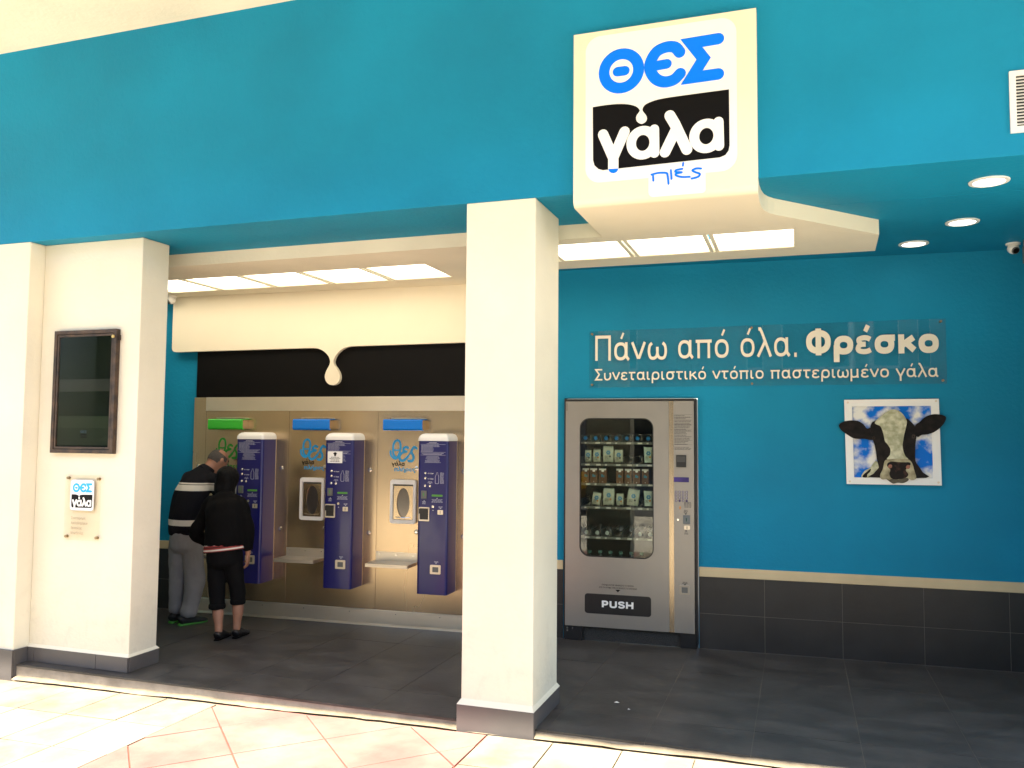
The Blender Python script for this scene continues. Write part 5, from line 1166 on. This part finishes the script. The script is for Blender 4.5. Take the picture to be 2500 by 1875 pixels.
# ---- woman
wm = thing('person', 'woman in black jacket and rolled black trousers with striped shirt hem, bending at the dispenser', 'person', (-4.11, 5.42, 0))
b = MB(); HW = Vector((-4.268, 5.595, 1.178)); rw = Matrix.Rotation(R_(14), 3, 'Z') @ Matrix.Rotation(R_(-36), 3, 'X')
b.ball(HW, (.068, .084, .092), 22, 14, rw); fw = rw @ Vector((0, 1, 0)); up = rw @ Vector((0, 0, 1)); rt = rw @ Vector((1, 0, 0))
b.ball(HW+fw*.034-up*.050, (.046, .048, .055), 14, 10, rw); b.loft([HW+fw*.078+up*.008, HW+fw*.094-up*.012, HW+fw*.084-up*.024], [.007, .011, .009], tuple(rt), 8)
b.ball(HW+fw*.074-up*.050, (.018, .009, .006), 10, 6, rw)
b.loft([HW-up*.03, (-4.240, 5.55, 1.10), (-4.225, 5.53, 1.02), (-4.20, 5.49, .92)], [.046, .045, .055, .065], (1, .25, 0))
b.loft([(-4.20, 5.49, .95), (-4.17, 5.455, .78), (-4.165, 5.45, .60)], [(.10, .07), (.10, .08), (.11, .09)], (1, .25, 0))
legW = (((-4.222, 5.432, .56), (-4.190, 5.412, .36), (-4.160, 5.385, .21), (-4.140, 5.372, .11), (-4.134, 5.366, .035)), ((-4.105, 5.460, .56), (-4.066, 5.480, .38), (-4.050, 5.478, .22), (-4.052, 5.474, .12), (-4.054, 5.470, .04)))
for lg_ in legW: b.loft(lg_, [.066, .046, .043, .030, .026], (1, .2, 0), 16)
for lg_ in legW: b.loft([Vector(lg_[4])+Vector((0, -.01, 0)), Vector(lg_[4])+Vector((-.005, .05, -.005)), Vector(lg_[4])+Vector((-.01, .12, -.015))], [.024, .022, .014], (1, 0, 0), 12)
aR = ((-4.088, 5.530, 1.000), (-4.006, 5.505, .815), (-4.004, 5.520, .655), (-4.008, 5.524, .615)); aL = ((-4.348, 5.500, 1.000), (-4.436, 5.452, .762), (-4.392, 5.560, .700), (-4.372, 5.60, .69))
b.loft(aR, [.034, .028, .021, .018], (1, .2, 0), 14); b.loft(aL, [.034, .028, .021, .018], (1, .2, 0), 14)
hand(b, (-4.008, 5.524, .618), (-4.012, 5.530, .555), (-.3, 1, 0), (-1, -.25, .15), 1.02, .62)
hand(b, (-4.372, 5.60, .69), (-4.345, 5.655, .69), (0, .3, 1), (1, -.2, -.2), .95, .4)
part('body', remeshed(b, .0065, 2), SKIN, wm, smooth='all')
for sx in (-1, 1):
    m_ = MB(); m_.ball(HW+fw*.073+rt*.025*sx+up*.002, .010, 12, 8); part('eye', m_, WHITE_P, wm, smooth='all')
HAIRB = mat('black_hair', (.0022, .0019, .0019), .6, spec=.12, bump=(90, .5), stretch=(3, 3, .5))
h_ = MB(); h_.ball(HW-fw*.012+up*.008, (.092, .098, .100), 24, 16, rw); h_.loft([HW-fw*.03, (-4.258, 5.545, 1.10), (-4.250, 5.520, 1.045)], [(.086, .072), (.080, .060), (.050, .035)], (1, .25, 0), 20)
hm = remeshed(h_, .008, 3, .006, 26, 2.0)
def facecut(c): l = rw.transposed() @ (c-HW); return not (l.y > .052 and l.z < .045)
part('hair', cut(hm, facecut), HAIRB, wm, smooth='all')
BLK = mat('black_knit', (.0028, .0025, .0025), .95, spec=.12, nz=(20, .2), bump=(260, .3)); BLT = mat('black_twill', (.0036, .0032, .0032), .9, spec=.15, nz=(20, .2), bump=(300, .25))
j = MB()
j.loft([(-4.163, 5.447, .690), (-4.165, 5.449, .75), (-4.176, 5.460, .85), (-4.198, 5.488, .95), (-4.222, 5.516, 1.025), (-4.236, 5.542, 1.080)],
       [(.158, .128), (.160, .130), (.152, .122), (.150, .115), (.128, .092), (.062, .058)], (1, .25, 0), 26)
for q, am in enumerate((aR, aL)):
    s0 = Vector(am[0])+Vector((-.05 if q == 0 else .05, 0, .012)); j.loft([s0, am[0], (Vector(am[0])+Vector(am[1]))/2, am[1], am[2]], [.056, .057, .055, .053, .040 if q == 0 else .046], (1, .2, 0), 16)
part('jacket', remeshed(j, .009, 3, .010, 9.0, 7.7), BLK, wm, smooth='all')
cols = [(.60, .55, .48), (.012, .01, .01), (.27, .045, .04), (.62, .57, .5), (.27, .045, .04), (.012, .01, .01), (.27, .045, .04), (.62, .57, .5)]
SHIRT = zstripes('striped_shirt', (.27, .045, .04), [(.640+.0092*k, .640+.0092*(k+1), cols[k % 8]) for k in range(9)], tilt=(-.10, 0)); 
sh_ = MB(); sh_.loft([(-4.165, 5.449, .72), (-4.163, 5.447, .685), (-4.163, 5.447, .650)], [(.148, .118), (.156, .127), (.158, .129)], (1, .25, 0), 26)
shm = remeshed(sh_, .007, 1, .005, 12, 4.0)
bpy.data.materials['striped_shirt'].node_tree.nodes['Math'].inputs[1].default_value = -.12
shm.v = [(x, y, z+.12*(x+4.163)) for x, y, z in shm.v]
part('shirt', shm, SHIRT, wm, smooth='all')
tr = MB(); tr.loft([(-4.165, 5.45, .70), (-4.165, 5.449, .64), (-4.164, 5.448, .57), (-4.163, 5.448, .525)], [(.126, .106), (.138, .118), (.138, .112), (.10, .085)], (1, .25, 0), 24)
tr.loft([(-4.225, 5.432, .58), (-4.212, 5.424, .47), (-4.192, 5.410, .36), (-4.170, 5.388, .235)], [.074, .069, .062, .058], (1, .2, 0), 18)
tr.loft([(-4.103, 5.460, .58), (-4.082, 5.470, .47), (-4.064, 5.480, .38), (-4.052, 5.478, .262)], [.074, .068, .059, .054], (1, .2, 0), 18)
part('trousers', remeshed(tr, .008, 3, .008, 9.0, 5.5), BLT, wm, smooth='all')
for c_, r_ in (((-4.169, 5.387, .225), .060), ((-4.052, 5.478, .252), .056)):
    m_ = MB(); c_ = Vector(c_); m_.loft([c_, c_+Vector((0, 0, .012)), c_+Vector((0, 0, .030)), c_+Vector((0, 0, .040))], [r_*.95, r_*1.05, r_*1.05, r_*.95], (1, 0, 0), 20, 2); part('rolled_cuff', remeshed(m_, .006, 2, .004, 20, 1), BLT, wm, smooth='all')
SHW = mat('black_leather', (.010, .009, .009), .35, bump=(60, .2))
shoe(wm, (-4.128, 5.335, 0), (-4.160, 5.535, 0), SHW, BLACK_P, .036, .060, True); shoe(wm, (-4.046, 5.440, 0), (-4.070, 5.640, 0), SHW, BLACK_P, .036, .060, True)

# ============================================================ SMALL LITTER
for k, (x, y, lb) in enumerate(((-1.02, 4.93, 'larger scrap of white paper lying on the dark floor tiles'), (-.93, 4.83, 'tiny scrap of white paper on the dark floor tiles'))):
    m_ = MB(); s_ = (.016, .008)[k]; m_.add([(x-s_, y, .0012), (x+s_*.3, y-s_*.5, .004), (x+s_, y+s_*.3, .0015), (x-s_*.2, y+s_*.6, .005), (x-s_, y, .0018), (x+s_*.3, y-s_*.5, .0046), (x+s_, y+s_*.3, .0021), (x-s_*.2, y+s_*.6, .0056)], [(4, 5, 6, 7), (3, 2, 1, 0), (0, 1, 5, 4), (1, 2, 6, 5), (2, 3, 7, 6), (3, 0, 4, 7)])
    solo('paper_scrap', lb, 'litter', m_, WHITE_P, (x, y, 0))

# ============================================================ STREET BEHIND THE CAMERA (seen mirrored in glass and steel)
BRK = mat('grey_render', (.30, .27, .23), .85, nz=(.8, .15), bump=(20, .2))
ob = thing('apartment_building', 'grey rendered apartment block across the street, seen only mirrored in the glass', 'building', (-4, -15, -.2))
m_ = MB(); m_.box(-24, 18, -22, -15, -.26, 13); part('wall', m_, BRK, ob)
WG = mat('dark_window_glass', (.02, .025, .03), .08, coat=.5)
for i in range(13):
    for k in range(4):
        x0 = -22+i*3.1; z0 = .6+k*3.1
        m_ = MB(); m_.plate([[(x0, z0), (x0+1.5, z0), (x0+1.5, z0+1.7), (x0, z0+1.7)], [(x0+.08, z0+.08), (x0+1.42, z0+.08), (x0+1.42, z0+1.62), (x0+.08, z0+1.62)]], 0, .09); m_.v = [(x, -15+.10-y, z) for x, y, z in m_.v]; m_.f = [tuple(reversed(f)) for f in m_.f]
        wf = part('window', m_, WHITE, ob); m_ = MB(); m_.box(x0+.08, x0+1.42, -14.995, -14.96, z0+.08, z0+1.62); part('pane', m_, WG, wf)
def car(name, label, x, y, col):
    t = thing(name, label, 'car', (x, y, -.26)); z = -.26
    prof = [(-2.1, .35), (-2.12, .62), (-2.0, .86), (-1.25, .95), (-.55, 1.38), (.75, 1.42), (1.45, 1.02), (2.0, .92), (2.12, .60), (2.08, .35), (1.70, .33), (1.60, .52), (1.35, .66), (1.10, .52), (1.0, .33), (-1.0, .33), (-1.10, .52), (-1.35, .66), (-1.60, .52), (-1.70, .33)]
    m_ = MB(); m_.plate([[(x+a, z+b_) for a, b_ in prof]], y-.86, y+.86); part('body', m_, col, t, bevel=.05, seg=3)
    for s_ in (-1, 1):
        for wn in ([(-1.08, 1.0), (-.50, 1.32), (.02, 1.34), (.02, 1.0)], [(.08, 1.0), (.08, 1.34), (.70, 1.35), (1.22, 1.0)]):
            m_ = MB(); m_.plate([[(x+a, z+b_) for a, b_ in wn]], min(y+s_*.862, y+s_*.868), max(y+s_*.862, y+s_*.868)); part('side_window', m_, WG, t)
    for wx in (-1.35, 1.35):
        for s_ in (-1, 1):
            m_ = MB(); m_.cyl((x+wx, y+s_*.80-.1, z+.31), .31, .2, n=28); wh = part('wheel', m_, BLACKM, t, smooth=True); m_ = MB(); m_.cyl((x+wx, y+s_*.80-.105, z+.31), .19, .21, n=20); part('rim', m_, GREYP, wh)
    return t
car('parked_car', 'yellow taxi at the far kerb, mirrored in the vending machine glass', -5.6, -7.4, mat('taxi_yellow', (.80, .42, .02), .3, coat=.8))
car('parked_car', 'dark grey hatchback at the far kerb, mirrored in the glass', 0.6, -7.4, mat('grey_car_paint', (.05, .05, .055), .3, coat=.8))
# street tree
tx, ty = -3.6, -3.2
tt = thing('street_tree', 'leafy street tree at the kerb behind the camera, mirrored in the glass', 'tree', (tx, ty, -.13))
BARK = mat('bark', (.12, .09, .065), .95, nz=(12, .4), bump=(25, .8), stretch=(1, 1, .3))
m_ = MB(); m_.loft([(tx, ty, -.15), (tx+.05, ty, 1.2), (tx-.03, ty+.08, 2.6)], [.16, .12, .10], (1, 0, 0), 12)
ends = []
for k in range(9):
    a_ = k*2*math.pi/9; e_ = Vector((tx+1.1*math.cos(a_), ty+.08+1.1*math.sin(a_), 4.1+.6*math.sin(k*2.3))); ends.append(e_); m_.loft([(tx-.03, ty+.08, 2.4+.03*k), (tx+.4*math.cos(a_), ty+.08+.4*math.sin(a_), 3.1), e_], [.07, .045, .015], (1, 0, 0.1), 7)
part('trunk', m_, BARK, tt, smooth=True)
LEAF = mat('leaf', (.055, .10, .025), .55, nz=(3, .4)); rl = random.Random(3); m_ = MB()
cl_ = [Vector((tx, ty+.1, 4.3))+Vector((rl.gauss(0, .8), rl.gauss(0, .8), rl.gauss(0, .55))) for _ in range(34)]
for c_ in cl_:
    for k in range(170):
        p = c_+Vector((rl.gauss(0, .24), rl.gauss(0, .24), rl.gauss(0, .2))); a = Vector((rl.uniform(-1, 1), rl.uniform(-1, 1), rl.uniform(-.6, .6))).normalized(); b_ = a.cross(Vector((rl.uniform(-1, 1), rl.uniform(-1, 1), rl.uniform(-1, 1)))).normalized()
        L = rl.uniform(.03, .06); m_.add([p-a*L, p-b_*L*.45, p+a*L, p+b_*L*.45], [(0, 1, 2, 3)])
part('crown', m_, LEAF, tt, kind='stuff')
# unseen shrub added by the kerb to give the vending window a foliage reflection
sx_, sy_ = -4.95, -3.7; sb = thing('reflection_shrub', 'tall leafy shrub added unseen behind the camera for a reflection in the vending machine window', 'shrub', (sx_, sy_, -.12))
m_ = MB()
for k in range(6): a_ = k*1.05; m_.loft([(sx_+.04*math.cos(a_), sy_+.04*math.sin(a_), -.14), (sx_+.16*math.cos(a_), sy_+.16*math.sin(a_), .9), (sx_+.34*math.cos(a_), sy_+.34*math.sin(a_), 1.9)], [.03, .022, .01], (1, 0, 0.1), 7)
part('stems', m_, BARK, sb, smooth=True)
m_ = MB()
for k in range(4200):
    p = Vector((sx_+rl.gauss(0, .30), sy_+rl.gauss(0, .30), 1.55+rl.gauss(0, .48))); a = Vector((rl.uniform(-.6, .6), rl.uniform(-.6, .6), rl.uniform(.2, 1))).normalized(); b_ = a.cross(Vector((rl.uniform(-1, 1), rl.uniform(-1, 1), rl.uniform(-1, 1)))).normalized()
    L = rl.uniform(.04, .08); m_.add([p-a*L, p-b_*L*.3, p+a*L, p+b_*L*.3], [(0, 1, 2, 3)])
part('crown', m_, LEAF, sb, kind='stuff')
bpy.data.objects.remove(_to)
